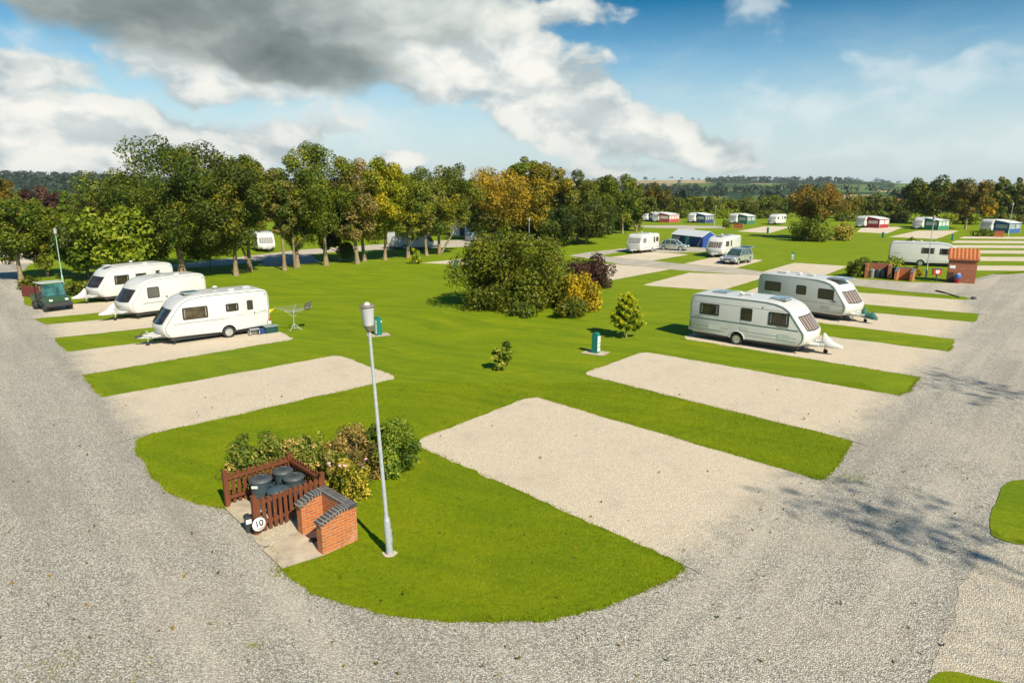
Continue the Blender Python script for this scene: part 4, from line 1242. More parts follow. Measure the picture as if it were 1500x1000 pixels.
        hm.build('hitch_cover', m_, o, weld=True)
    else:
        MB().box(hx-.22, -.06, .46, hx+.10, .06, .56, b=.02).tube([(hx-.1, 0, .55), (hx-.32, 0, .74)], .025, 6).build('hitch_head', m_dark, o)
    return o

def near_line(a, b_, side, Wd):
    """tail-centre position and heading from the two ground pixels a (front) and b (tail) of the visible long side"""
    A, B = G(*a), G(*b_)
    h = (A-B).normalized(); left = Vector((-h.y, h.x))
    return B - left*side*Wd/2, h, (A-B).length

TC = 'touring caravans on the pitches'
swoosh = lambda x, z, s=1: [(x, z), (x+.20*s, z+.06), (x+.55*s, z+.035), (x+.95*s, z+.0), (x+.55*s, z+.012), (x+.25*s, z+.025)]
# left row (doors face the camera)
pos, hd, L = near_line((243,508),(398,486), 1, 2.25)
L1 = caravan("white caravan nearest on the left with big brown side window, alloy wheel and door step", pos, hd, 5.75, group=TC, windows=[(1, 3.40, 4.70, 1.30, 1.95, 'brown'), (1, 1.75, 2.45, 1.48, 1.92, 'dark')],
   door=(1, .82, 1.42, 1.45, 2.0), wheel=.415, stripe=[(1.12, .05, 2.3, 5.2, m_ltrim), (1.22, .03, .1, 2.0, m_ltrim)], edge=m_trim, hitch='none', rooflights=[(3.9, .75, .8, m_lens), (.9, .4, .4, m_white)], rake=.62, nose=.95,
   marks=[(1, swoosh(.15, 1.28, .6), m_trim)])
pos, hd, L = near_line((189,470.5),(306,453), 1, 2.25)
caravan("middle white caravan of the left row with one small square window and white hitch hood", pos, hd, 5.15, group=TC, windows=[(1, 3.22, 3.98, 1.28, 1.98, 'net')], wheel=.40,
   stripe=[(.98, .07, 3.0, 4.3, m_ltrim)], edge=m_ltrim, hitch='white', rake=.62, nose=.95, marks=[(1, rrect(2.72, 2.82, 1.20, 1.32, .02), m_dark), (1, rrect(2.85, 2.90, 1.45, 1.50, .01), m_trim), (1, rrect(1.80, 1.87, 1.40, 1.46, .01), m_trim), (1, [(3.2, 2.20), (3.35, 2.26), (3.55, 2.20), (3.35, 2.23)], m_trim)])
pos, hd, L = near_line((147,445),(258,430.5), 1, 2.25)
caravan("farthest white caravan of the left row with black side windows beside the utility cart", pos, hd, 5.65, group=TC, windows=[(1, 3.45, 4.50, 1.25, 1.92, 'square'), (1, 2.15, 2.95, 1.50, 1.92, 'square')], door=(1, .95, 1.55, 1.45, 2.02), wheel=.36,
   edge=m_ltrim, hitch='white', rake=.62, nose=.95, rooflights=[(4.4, .4, .4, m_white)], marks=[(1, swoosh(3.6, .96, .9), m_ltrim)])
# right row (blind side to the camera)
pos, hd, L = near_line((1177,521.5),(1008,494), -1, 2.28)
caravan("pale mint white caravan nearest on the right with green stripe and two roof lights", pos, hd, 6.35, Wd=2.28, group=TC, side=m_mint, windows=[(-1, .62, 1.72, 1.45, 2.05, 'square'), (-1, 2.95, 3.55, 1.40, 2.05, 'square'), (-1, 4.42, 5.45, 1.35, 2.02, 'square')],
   wheel=.44, stripe=[(1.20, .055, .1, 5.95, m_green_line), (2.10, .012, .1, 5.2, m_trim), (.80, .014, .1, 2.3, m_trim), (.62, .014, .1, 2.2, m_trim), (.80, .014, 3.3, 5.9, m_trim), (.62, .014, 3.3, 5.85, m_trim)], edge=m_green_line, hitch='white', rooflights=[(1.35, .8, .95, m_lens), (4.55, .8, .95, m_lens), (2.75, .5, .4, m_white)],
   cur=m_cur_red, rake=.60, nose=1.02, lockers=[(-1, 1.15, 1.85, .66, .95), (-1, 4.95, 5.5, .62, .92), (-1, 2.95, 3.35, 1.24, 1.36), (-1, 2.95, 3.35, .84, 1.0)],
   marks=[(-1, [(4.85, 1.27), (5.45, 1.27), (5.45, 1.29), (4.85, 1.30)], m_trim), (-1, [(.3, 1.30), (.75, 1.30), (.75, 1.32), (.3, 1.33)], m_trim), (-1, rrect(4.05, 4.10, 2.10, 2.24, .01), m_trim)])
pos, hd, L = near_line((1251,475.5),(1107,452.5), -1, 2.28)
caravan("cream white caravan second on the right with a green covered hitch", pos, hd, 6.3, Wd=2.28, group=TC, paint=m_white, side=m_cream, windows=[(-1, .55, 1.75, 1.42, 2.05, 'tan'), (-1, 2.85, 3.55, 1.42, 2.02, 'tan'), (-1, 4.35, 5.40, 1.32, 1.98, 'tan')],
   wheel=.44, stripe=[(1.05, .022, .1, 6.0, m_trim), (.70, .014, .1, 6.0, m_ltrim), (.58, .02, .1, 5.95, m_trim)], edge=m_trim, hitch='green', rooflights=[(5.15, 1.1, 1.15, m_lens), (3.2, .4, .4, m_white), (1.2, .6, .5, m_white)],
   cur=m_cur_red, rake=.60, nose=1.0, lockers=[(-1, 4.6, 5.2, .68, .9)],
   marks=[(-1, [(5.02, 1.20), (5.2, 1.25), (5.35, 1.22), (5.5, 1.27), (5.75, 1.18), (5.5, 1.215), (5.35, 1.17), (5.2, 1.21)], m_black), (-1, [(5.25, 1.28), (5.40, 1.35), (5.45, 1.30), (5.62, 1.33), (5.45, 1.27)], m_black), (-1, [(5.3, 1.12), (5.45, 1.155), (5.6, 1.13), (5.45, 1.125)], m_black)])
# by the brick shed: drawn up parallel to the road, nose to the right
pos, hd, L = near_line((1413,393),(1300,387.5), -1, 2.3)
caravan("pale grey white caravan parked behind the brick shed and bin walls", pos, hd, 6.9, group=TC, side=m_mint, windows=[(-1, 3.05, 4.25, 1.40, 2.0, 'square'), (-1, 4.75, 5.6, 1.35, 1.98, 'square')], wheel=.45,
   stripe=[(.62, .03, .1, 6.2, m_ltrim)], edge=m_trim, hitch='none', rake=.6, rooflights=[(4.4, .4, .4, m_white)], marks=[(-1, swoosh(.35, 1.30, 1.25), m_trim), (-1, swoosh(5.0, 1.22, 1.0), m_trim)])
# round the middle green
def at(px_, py_, deg):
    a = math.radians(deg)
    return G(px_, py_), Vector((-math.sin(a), -math.cos(a)))
pos, hd = at(955, 367.5, 41)
caravan("older cream white caravan alone beside the silver hatchback", pos, hd, 5.0, Wd=2.15, H=2.5, group=TC, paint=m_white, roof='flat', front='flat', windows=[(1, 3.55, 4.35, 1.40, 1.95, 'net'), (1, .35, .95, 1.40, 2.0, 'dark')], door=(1, 1.15, 1.75, 1.3, 2.05), wheel=.36,
   stripe=[(.72, .05, .1, 4.6, m_ltrim)], hitch='none', rake=.30, nose=1.25, cur=m_cur_net, rooflights=[(3.9, .5, .5, m_white)])
pos, hd = at(1072, 372.5, 41)
caravan("white caravan with three pane front window beside the open silver car", pos, hd, 5.6, Wd=2.2, H=2.55, group=TC, front='three', windows=[(1, 3.7, 4.7, 1.35, 1.98, 'brown')], door=(1, 2.75, 3.35, 1.3, 2.05), wheel=.40,
   hitch='none', rake=.46, nose=1.05, cur=m_cur_red, rooflights=[(4.0, .7, .7, m_lens), (2.0, .5, .5, m_dark), (1.0, .5, .9, m_lens)])
# far row; copies of two kinds with or without awnings
FRG = 'caravans of the distant row'
far_c = [(957,323.5,44,"white caravan at the left end of the distant row by a blue awning"),
         (974,324.5,44,"white caravan with a cream and red awning in the distant row"),
         (1026,325.5,46,"white caravan with a dark blue awning beside the distant lamp post"),
         (1087,327,48,"white caravan with a green awning beside the small red bin box"),
         (1145,328.5,50,"white caravan without an awning left of the rusty autumn tree"),
         (1276,332.5,56,"white caravan with a dark red awning right of the rusty autumn tree"),
         (1360,335,58,"white caravan with a green and white awning behind the right lamp post"),
         (1462,339.5,62,"white caravan with a blue and white awning at the far right")]
def flat_far(lb, pos, hd, dr):
    return caravan(lb, pos, hd, 5.0, Wd=2.2, H=2.55, group=FRG, roof='flat' if dr else 'round', front='flat' if dr else 'one', windows=[(1, 3.6, 4.4, 1.4, 1.95, 'dark'), (1, .4, 1.1, 1.4, 2.0, 'dark')], door=(1, 1.7, 2.3, 1.4, 2.05), wheel=.4,
       hitch='none', rake=.34 if dr else .55, nose=1.12, cur=m_cur_net, detail=False)
protoA = protoB = None
for i, (x, y, dg, lb) in enumerate(far_c):
    pos, hd = at(x, y, dg)
    kind = i % 2
    src = (protoA, protoB)[kind]
    if src is None:
        c = flat_far(lb, pos, hd, kind == 1)
        if kind: protoB = c
        else: protoA = c
    else:
        c = copy_tree(src)
        c.location = (pos.x, pos.y, 0); c.rotation_euler = (0, 0, math.atan2(hd.y, hd.x)); c['label'] = lb
# awnings: porch tents standing against the caravans' left sides
m_awroof = mat("awning_roof_cloth", (.60, .61, .60), .7, var=.06)
m_awwin = glass("awning_window", (.30, .33, .34), .25)
def awning(label, px_, py_, dg, col, x0, ln, dep, wincol=None, gable=False, panels=3, nm='awning'):
    pos, hd = at(px_, py_, dg)
    o = thing('awning', label, 'awning', (pos.x, pos.y, 0), math.atan2(hd.y, hd.x), 'awnings of the distant row')
    m_ = mat(nm, col, .75, var=.12, bump=.15)
    y0, y1 = 1.13, 1.13+dep
    zh, zl = 2.45, 1.95
    MB().prism([(y0, zh+.03), (y0, zh-.03), (y1+.12, zl-.03), (y1+.12, zl+.02), (y1*.6+y0*.4, zl+.30)], x0-.06, x0+ln+.06, 'yz').build('roof', m_awroof, o)
    for xx in (x0, x0+ln-.05):
        w_ = MB().prism([(y0, .02), (y1, .02), (y1, zl-.03), (y1*.6+y0*.4, zl+.24), (y0, zh-.05)], xx, xx+.05, 'yz').build('side_wall', m_, o)
        sgn = 1 if xx > x0 else -1
        MB().box(xx-.012 if sgn < 0 else xx+.05, y0+.35, .95, xx if sgn < 0 else xx+.062, y1-.35, 1.65).build('window', wincol or m_awwin, w_)
    f = MB().box(x0, y1-.05, .02, x0+ln, y1, zl-.02).build('front_wall', m_, o)
    pw = ln/panels
    for q in range(panels):
        MB().box(x0+q*pw+.18, y1, .85, x0+(q+1)*pw-.18, y1+.012, 1.70).build('window', wincol or m_awwin, f)
    MB().tube([(x0+.05, y1+.03, 0), (x0+.05, y1+.03, zl)], .03, 6).build('pole', m_white, o)
    MB().tube([(x0+ln-.05, y1+.03, 0), (x0+ln-.05, y1+.03, zl)], .03, 6).build('pole', m_white, o)
    return o
pale = mat("awning_pale_panel", (.72, .62, .58), .7)
awning("dark blue awning with pale windows at the left end of the distant row", *far_c[0][:3], (.030,.075,.22), .6, 3.6, 2.4, nm="blue_awning_cloth")
awning("cream awning with red panels in the distant row", *far_c[1][:3], (.42,.07,.075), -.2, 5.0, 3.0, pale, panels=4, nm="red_awning_cloth")
awning("dark blue awning beside the distant lamp post", *far_c[2][:3], (.032,.065,.17), -.1, 4.2, 2.6, nm="navy_awning_cloth", panels=4)
awning("green awning beside the small red bin box", *far_c[3][:3], (.045,.155,.105), .2, 4.0, 2.5, nm="green_awning_cloth", panels=2)
awning("dark red awning right of the rusty autumn tree", *far_c[5][:3], (.30,.025,.035), -.1, 4.2, 2.7, pale, nm="crimson_awning_cloth", panels=2)
awning("green and white awning behind the right lamp post", *far_c[6][:3], (.03,.21,.13), -.2, 4.4, 2.8, m_white, nm="emerald_awning_cloth", panels=3)
awning("blue and white awning at the far right", *far_c[7][:3], (.035,.11,.30), -.1, 4.2, 2.7, nm="royal_awning_cloth", panels=2)
# vans in the shade behind the avenue
pos, hd = at(383, 364.5, -28)
caravan("white caravan glimpsed between the avenue trunks on the left", pos, hd, 5.6, group='caravans behind the avenue', windows=[(-1, 3.4, 4.7, 1.3, 2.0, 'tan')], wheel=.4, hitch='none', rake=.55, cur=m_cur_net, detail=False)
pos, hd = at(572, 364.5, -78)
caravan("low white caravan in shade behind the right half of the avenue", pos, hd, 6.2, group='caravans behind the avenue', windows=[(-1, 3.6, 4.6, 1.4, 2.0, 'dark')], wheel=.42, hitch='none', detail=False)

# ------------------------------------------------------------------ cars
def car(name, label, pos, hd, L, Wd, H, paint, kind='hatch', boot=False, cat='car', group=None):
    o = thing(name, label, cat, (pos[0], pos[1], 0), math.atan2(hd.y, hd.x), group)
    hw = Wd/2; suv = kind == 'suv'
    g = .22 if not suv else .30
    belt = H*.60
    wr = .31 if not suv else .36
    xf, xr = L*.81, L*.19
    def archp(x): return [(x+ (wr+.05)*math.cos(a), wr-.02+(wr+.05)*math.sin(a)) for a in np.linspace(.25, PI-.25, 8)]
    lower = [(.05, g+.12), (0, g+.35), (.02, belt-.10), (.10, belt)]
    lower += [(L*.30, belt+.02), (L*.60, belt+.01), (L*.70, belt-.02), (L*.86, belt-.11), (L*.95, belt-.20), (L-.03, belt-.33), (L, g+.28), (L-.02, g+.10), (L-.12, g)]
    lower += [(xf+wr+.10, g)] + archp(xf) + [(xf-wr-.10, g), (xr+wr+.10, g)] + archp(xr) + [(xr-wr-.10, g)]
    n = len(lower)
    def ringy(y, k, dz=0):
        return [(L/2+(x-L/2)*k, y, z) for x, z in lower]
    rows = [ringy(-hw*.97, .965), ringy(-hw, .985), ringy(-hw*.86, 1.0), ringy(0, 1.012), ringy(hw*.86, 1.0), ringy(hw, .985), ringy(hw*.97, .965)]
    mb = MB(); vs = [p for r in rows for p in r]
    mb.add(vs, [(i*n+j, i*n+(j+1) % n, (i+1)*n+(j+1) % n, (i+1)*n+j) for i in range(len(rows)-1) for j in range(n)], 0, True)
    mb.add(rows[0], [tuple(range(n))]); mb.add(rows[-1], [tuple(range(n))])
    bo = mb.build('body', paint, o, weld=True); bo.data.set_sharp_from_angle(angle=math.radians(35))
    # cabin: glass house with painted roof and pillars
    tail = .46 if kind == 'hatch' else .22
    cb = [(.12, belt-.02), (tail+.22, H-.06), (L*.30, H), (L*.46, H-.01), (L*.55, H-.07), (L*.735, belt-.04)]
    def cab(y, k): return [(x, y*(1 if z < belt+.02 else k), z) for x, z in cb]
    rows = [cab(-hw*.93, .80), cab(-hw*.88, .76), cab(0, 1), cab(hw*.88, .76), cab(hw*.93, .80)]
    # keep the crown slightly domed
    rows[2] = [(x, 0, z+(.03 if z > belt+.05 else 0)) for x, z in cb]
    mb = MB(); n = len(cb); vs = [p for r in rows for p in r]
    mb.add(vs, [(i*n+j, i*n+(j+1) % n, (i+1)*n+(j+1) % n, (i+1)*n+j) for i in range(4) for j in range(n)], 0, False)
    mb.add(rows[0], [tuple(range(n))]); mb.add(rows[-1], [tuple(range(n))])
    mb.build('cabin_glass', m_glassg, o, weld=True)
    rf = MB()
    rows = []
    for x, z in ((tail+.20, H-.075), (tail+.26, H-.035), (L*.30, H+.018), (L*.46, H+.008), (L*.555, H-.055)):
        rows.append([(x, y*hw*.80, z + .022*(1-abs(y))+(-.03 if abs(y) > .97 else 0)) for y in (-1, -.9, -.5, 0, .5, .9, 1)])
    rf.grid(rows); rfo = rf.build('roof', paint, o, fix=False)
    pl = MB()
    for s_ in (-1, 1):
        yb, yt = s_*hw*.94, s_*hw*.765
        for (xa, za, xb, zb, w_) in ((L*.735, belt-.05, L*.555, H-.06, .035), (.16, belt-.03, tail+.24, H-.05, .055), (L*.42, belt, L*.42, H-.02, .028), (L*.225, belt, L*.25, H-.03, .03)):
            pl.tube([(xa, yb, za), (xb, yt, zb)], w_, 6)
        pl.tube([(tail+.22, yt, H-.06), (L*.30, yt, H-.005), (L*.46, yt, H-.012), (L*.555, yt, H-.065)], .035, 6)
    pl.build('pillars', paint, o)
    for x in (xf, xr):
        for s_ in (-1, 1):
            yo = s_*(hw-.11)
            w = MB().lathe([(wr*.94, -.10), (wr, -.06), (wr, .06), (wr*.94, .10), (wr*.66, .10), (wr*.6, 0), (wr*.66, -.10), (wr*.94, -.10)], 20, (x, yo, wr), axis='y', cap=False).build('wheel', m_black, o)
            rm = MB().lathe([(.001, s_*.07), (.05, s_*.075), (wr*.62, s_*.06), (wr*.66, s_*.095)], 16, (x, yo, wr), axis='y')
            rm.build('rim', m_alloy, w, fix=False)
    for s_ in (-1, 1):
        MB().box(L-.20, s_*(hw-.14)-.17, belt-.32, L-.02, s_*(hw-.14)+.13, belt-.16, b=.03).build('headlight', m_clear, o)
        MB().box(-.015, s_*(hw-.12)-.09, belt-.30, .10, s_*(hw-.12)+.09, belt-.02, b=.02).build('tail_light', m_redl, o)
        MB().box(L*.66, s_*(hw+.02)-.02, belt+.02, L*.66+.10, s_*(hw+.15), belt+.15, b=.03).build('door_mirror', paint, o)
        MB().box(L*.40, s_*(hw-.012), belt-.16, L*.40+.16, s_*(hw+.018), belt-.12).box(L*.245, s_*(hw-.012), belt-.16, L*.245+.16, s_*(hw+.018), belt-.12).build('door_handle', m_dark, o)
    MB().box(L-.05, -.42, g+.20, L+.022, .42, g+.36, b=.02).build('grille', m_dark, o)
    MB().box(L-.02, -.27, g+.03, L+.035, .27, g+.14).build('number_plate', m_white, o)
    bm_ = m_dark if suv else paint
    MB().box(L-.14, -hw+.06, g-.02, L+.012, hw-.06, g+.17, b=.04).build('bumper', bm_, o)
    MB().box(-.03, -hw+.06, g-.02, .14, hw-.06, g+.22, b=.04).build('bumper', bm_, o)
    if suv:
        for s_ in (-1, 1): MB().tube([(L*.14, s_*hw*.66, H+.05), (L*.2, s_*hw*.66, H+.075), (L*.48, s_*hw*.66, H+.065), (L*.52, s_*hw*.66, H+.02)], .02, 6).build('roof_rail', m_dark, o)
        MB().box(xr+wr+.15, -hw-.012, g, xf-wr-.15, hw+.012, g+.14, b=.02).build('sill', m_dark, o)
    if boot:
        M = Matrix.Translation((tail+.16, 0, H-.02)) @ Matrix.Rotation(math.radians(8), 4, 'Y')
        tg = MB().box(-1.05, -hw*.80, -.03, 0, hw*.80, .03, b=.02, M=M).build('tailgate', paint, o)
        MB().box(-.72, -hw*.62, .031, -.12, hw*.62, .040, M=M).build('window', m_glassg, tg)
        MB().box(.10, -hw*.78, g+.25, .16, hw*.78, belt+.35).build('boot_opening', m_dark, o)
        for s_ in (-1, 1): MB().tube([(tail, s_*hw*.72, belt+.2), (tail-.45, s_*hw*.72, H+.0)], .012, 5).build('gas_strut', m_dark, o)
    return o
m_silver = mat("silver_car_paint", (.56, .58, .57), .28, metal=.55, var=.03, coat=.8)
m_sage = mat("pale_green_silver_car_paint", (.46, .51, .46), .28, metal=.5, var=.03, coat=.8)
m_blueg = mat("blue_grey_car_paint", (.30, .38, .46), .28, metal=.4, var=.03, coat=.8)
hd = Vector((math.sin(math.radians(58)), -math.cos(math.radians(58))))
c0 = G(987, 366.3)
car('parked_car', "pale silver green hatchback parked between the cream caravan and the blue tent", c0 - hd*1.95, hd, 3.9, 1.68, 1.45, m_sage, group='cars on the site')
hd = Vector((-.70, -.715)).normalized()
c0 = G(1079, 385.5)
car('parked_car', "silver off road estate car with its tailgate raised beside a caravan", c0 - hd*2.2, hd, 4.5, 1.85, 1.66, m_silver, 'suv', True, group='cars on the site')
hd = Vector((.80, .6)).normalized()
c0 = G(700, 353)
car('parked_car', "blue grey car half hidden behind the left edge of the big shrub", c0 - hd*2, hd, 4.2, 1.75, 1.45, m_blueg, group='cars on the site')

# blue frame tent
hd = Vector((.78, -.62)).normalized()
A_, B_ = G(984, 357.5), G(1029, 363)
hd = (B_-A_).normalized(); Lt = (B_-A_).length
o = thing('frame_tent', "blue frame tent with pale grey roof and turquoise door panel", 'tent', (A_.x, A_.y, 0), math.atan2(hd.y, hd.x))
m_tb = mat("blue_tent_cloth", (.012, .052, .27), .7, var=.10, bump=.2); m_tq = mat("turquoise_tent_cloth", (.035, .36, .34), .7); m_tr = mat("grey_tent_roof_cloth", (.62, .64, .66), .7, var=.05, bump=.15)
Dp, ze, zr = 2.4, 1.55, 2.28
f = MB().prism([(0, .02), (Dp, .02), (Dp, ze), (Dp/2, zr-.03), (0, ze)], 0, Lt, 'yz').build('wall', m_tb, o)
MB().prism([(-.16, ze-.06), (Dp/2, zr), (Dp+.16, ze-.06), (Dp+.16, ze-.01), (Dp/2, zr+.06), (-.16, ze-.01)], -.14, Lt-.02, 'yz').build('roof', m_tr, o)
MB().box(Lt*.44, -.03, .02, Lt*.58, .0, ze-.04).build('door_panel', m_tq, o)
MB().box(.25, -.022, .8, Lt*.22, 0, 1.35).build('window', m_awwin, o)
gl = MB()
for x in (0, Lt*.3, Lt*.6, Lt):
    gl.tube([(x, -.1, ze-.02), (x, -1.1, 0)], .008, 4, cap=False); gl.tube([(x, Dp+.1, ze-.02), (x, Dp+1.1, 0)], .008, 4, cap=False)
gl.build('guy_rope', m_white, o)

# green utility cart
A_, B_ = G(69, 456), G(99, 457)
fw = Vector((.80, -.60))
cen_ = G(89, 456)
Wc = (B_-A_).length*1.0
o = thing('utility_cart', "dark green utility cart with open cab and grey roof beside the farthest left caravan", 'utility cart', (cen_.x, cen_.y, 0), math.atan2(fw.y, fw.x))
m_cg = mat("cart_green_paint", (.030, .075, .035), .4, coat=.3, dirt=(.12, .10, .06, .5)); hw = .80
x0 = -2.7
b_ = MB().prism([(-.02, .42), (.0, .78), (-.35, .98), (-.72, 1.02), (-.74, .45)], -hw*.92, hw*.92).build('bonnet', m_cg, o)
for s_ in (-1, 1): MB().box(-.10, s_*.47-.10, .74, .03, s_*.47+.10, .86, b=.02).build('headlight', m_clear, o)
MB().box(-.08, -hw, .34, .08, hw, .58, b=.05).box(.0, -.5, .58, .06, .5, .70).build('bumper', m_dark, o)
MB().box(-1.9, -hw*.9, .42, -.74, hw*.9, .56).box(-1.80, -hw*.85, .56, -1.25, hw*.85, .80, b=.05).box(-1.9, -hw*.85, .75, -1.75, hw*.85, 1.25, b=.05).build('seat', m_dark, o)
bed = MB().box(-2.75, -hw, .62, -1.95, hw, .70).box(-2.75, -hw, .70, -2.70, hw, 1.02).box(-2.0, -hw, .70, -1.95, hw, 1.02).box(-2.70, -hw, .70, -2.0, -hw+.05, 1.02).box(-2.70, hw-.05, .70, -2.0, hw, 1.02).build('cargo_bed', m_cg, o)
for s_ in (-1, 1):
    MB().tube([(-.70, s_*hw*.9, 1.0), (-.95, s_*hw*.86, 1.84), (-1.9, s_*hw*.86, 1.86), (-1.93, s_*hw*.9, .5)], .032, 8).build('roll_frame', m_dark, o)
MB().box(-2.0, -hw*.95, 1.87, -.84, hw*.95, 1.93, b=.025).build('roof', mat("cart_roof", (.42, .46, .43), .5), o)
MB().prism([(-.715, 1.03), (-.69, 1.03), (-.925, 1.82), (-.955, 1.82)], -hw*.82, hw*.82).build('windscreen', glass("cart_screen", (.035, .10, .095), .12), o)
MB().tube([(-1.0, -.3, 1.0), (-1.25, -.3, 1.12)], .02, 6).lathe([(.15, 0), (.17, .015), (.15, .03)], 16, (-1.27, -.3, 1.11)).build('steering_wheel', m_dark, o)
for x in (-.42, -2.25):
    for s_ in (-1, 1):
        w = MB().lathe([(.28, -.13), (.32, -.08), (.32, .08), (.28, .13), (.17, .13), (.16, 0), (.17, -.13), (.28, -.13)], 18, (x, s_*.70, .32), axis='y', cap=False).build('wheel', m_black, o)
        MB().lathe([(.001, s_*.09), (.15, s_*.09), (.165, s_*.12)], 14, (x, s_*.70, .32), axis='y').build('rim', m_under, w, fix=False)
# ------------------------------------------------------------------ lamp posts
m_diff = mat("opal_lamp_diffuser", (.42, .43, .45), .35, var=.05)
m_cap = mat("brown_grey_lamp_cap", (.20, .165, .135), .5)
m_postg = mat("green_tinted_post_paint", (.30, .46, .38), .5, var=.1)
def lamp_post(label, bx, by, ty, lean=(0, 0), post=None, dark=None):
    p = G(bx, by); h = HT(bx, by, ty)
    o = thing('lamp_post', label, 'lamp post', (p.x, p.y, 0), 0, 'lamp posts on the site')
    o.rotation_euler = (lean[1], lean[0], 0)
    post = post or m_galv
    hh = h-.62
    MB().lathe([(.080, -.1), (.080, .82), (.072, .88), (.048, .97), (.046, 1.0), (.034, hh+.01)], 14).build('pole', post, o)
    MB().box(.02, -.055, .30, .09, .055, .62, b=.012).build('access_door', post, o)
    MB().lathe([(.045, 0), (.060, .02), (.104, .13), (.115, .15)], 18, (0, 0, hh)).build('collar', m_cap, o)
    MB().lathe([(.106, .15), (.120, .30), (.140, .52), (.142, .53)], 20, (0, 0, hh)).build('diffuser', m_diff, o)
    MB().lathe([(.10, .525), (.158, .53), (.160, .55), (.140, .575), (.075, .58)], 20, (0, 0, hh)).build('cap', dark or m_cap, o)
    MB().lathe([(.072, .578), (.06, .605), (.03, .63), (.001, .635)], 14, (0, 0, hh)).build('photocell', m_white, o)
    return o
lamp_post("tall grey lamp post standing nearest beside the brick water point", 571, 812, 443, (-.041, 0))
lamp_post("green tinted lamp post rising behind the utility cart", 93, 419, 334, post=m_postg)
lamp_post("slim grey lamp post in front of the caravan by the brick shed", 1356, 407, 316)
lamp_post("small distant lamp post beside the dark blue awning", 1046.5, 331, 301)
lamp_post("small distant green lamp post at the far right", 1476, 347, 297, post=m_postg)
lamp_post("distant white topped lamp post showing above the big shrub", 775, 360, 319)
# sandy collar of bare earth at the near lamp post
p = G(571, 812)
sheet("bare_earth", resample([Vector((p.x+.17*math.cos(a)*(1+.2*math.sin(3*a)), p.y+.15*math.sin(a))) for a in np.linspace(0, 2*PI, 14)[:-1]], .06, .03), OVER_Z+.004, m_gravel, .9)

# ------------------------------------------------------------------ hookup bollards
m_hook = mat("hookup_green_plastic", (.010, .155, .120), .42, var=.08)
m_panel = mat("hookup_white_panel", (.80, .80, .78), .4)
def hookup(bx, by, ty, face, label, pad=None):
    p = G(bx, by); h = HT(bx, by, ty)
    o = thing('hookup_post', label, 'hookup post', (p.x, p.y, 0), math.radians(face), 'hookup posts on the lawn')
    prof = [(-.16, 0), (.14, 0), (.16, .03), (.16, h-.16), (.13, h-.05), (.06, h), (-.08, h), (-.14, h-.06), (-.16, h-.16)]
    MB().prism(prof, -.15, .15).build('casing', m_hook, o)
    d = MB().prism(rrect(-.13, .13, .12, h-.17, .03), 0, .02, 'yz', M=Matrix.Translation((.158, 0, 0))).build('front_panel', m_panel, o)
    mb = MB()
    for q in (.30, .46):
        for s_ in (-.055, .055): mb.box(.178, s_-.035, h*q, .20, s_+.035, h*q+.08, b=.01)
    mb.build('socket', m_ltrim, d)
    MB().box(-.165, .149, h-.30, -.10, .153, h-.22).build('number_tag', m_panel, o)
    if pad:
        s_ = pad
        po = sheet("paving_slab", resample([Vector((p.x+a*s_[0]+b_*s_[1], p.y+a*s_[1]-b_*s_[0])) for a, b_ in ((-.62, -.5), (.62, -.5), (.62, .5), (-.62, .5))], .1, .012), OVER_Z+.006, m_slab)
hookup(554.5, 491, 464, 215, "green hookup post with white panel just right of the near lamp head", (.9, .4))
hookup(872.5, 517, 487, -35, "green hookup post on a pale slab near the small conifer", (.85, -.5))
hookup(1161, 382, 370, 235, "green hookup post with a white face beyond the right hand caravans")
hookup(1124.5, 341.5, 333, 140, "dark green hookup post left of the rusty autumn tree")
hookup(1293, 348, 340, 140, "dark green hookup post in front of the dark red awning")
hookup(1394.5, 352, 343, -30, "green and white hookup post behind the caravan by the shed")
hookup(668, 393, 381, 120, "green hookup post at the left edge of the huge dark shrub")

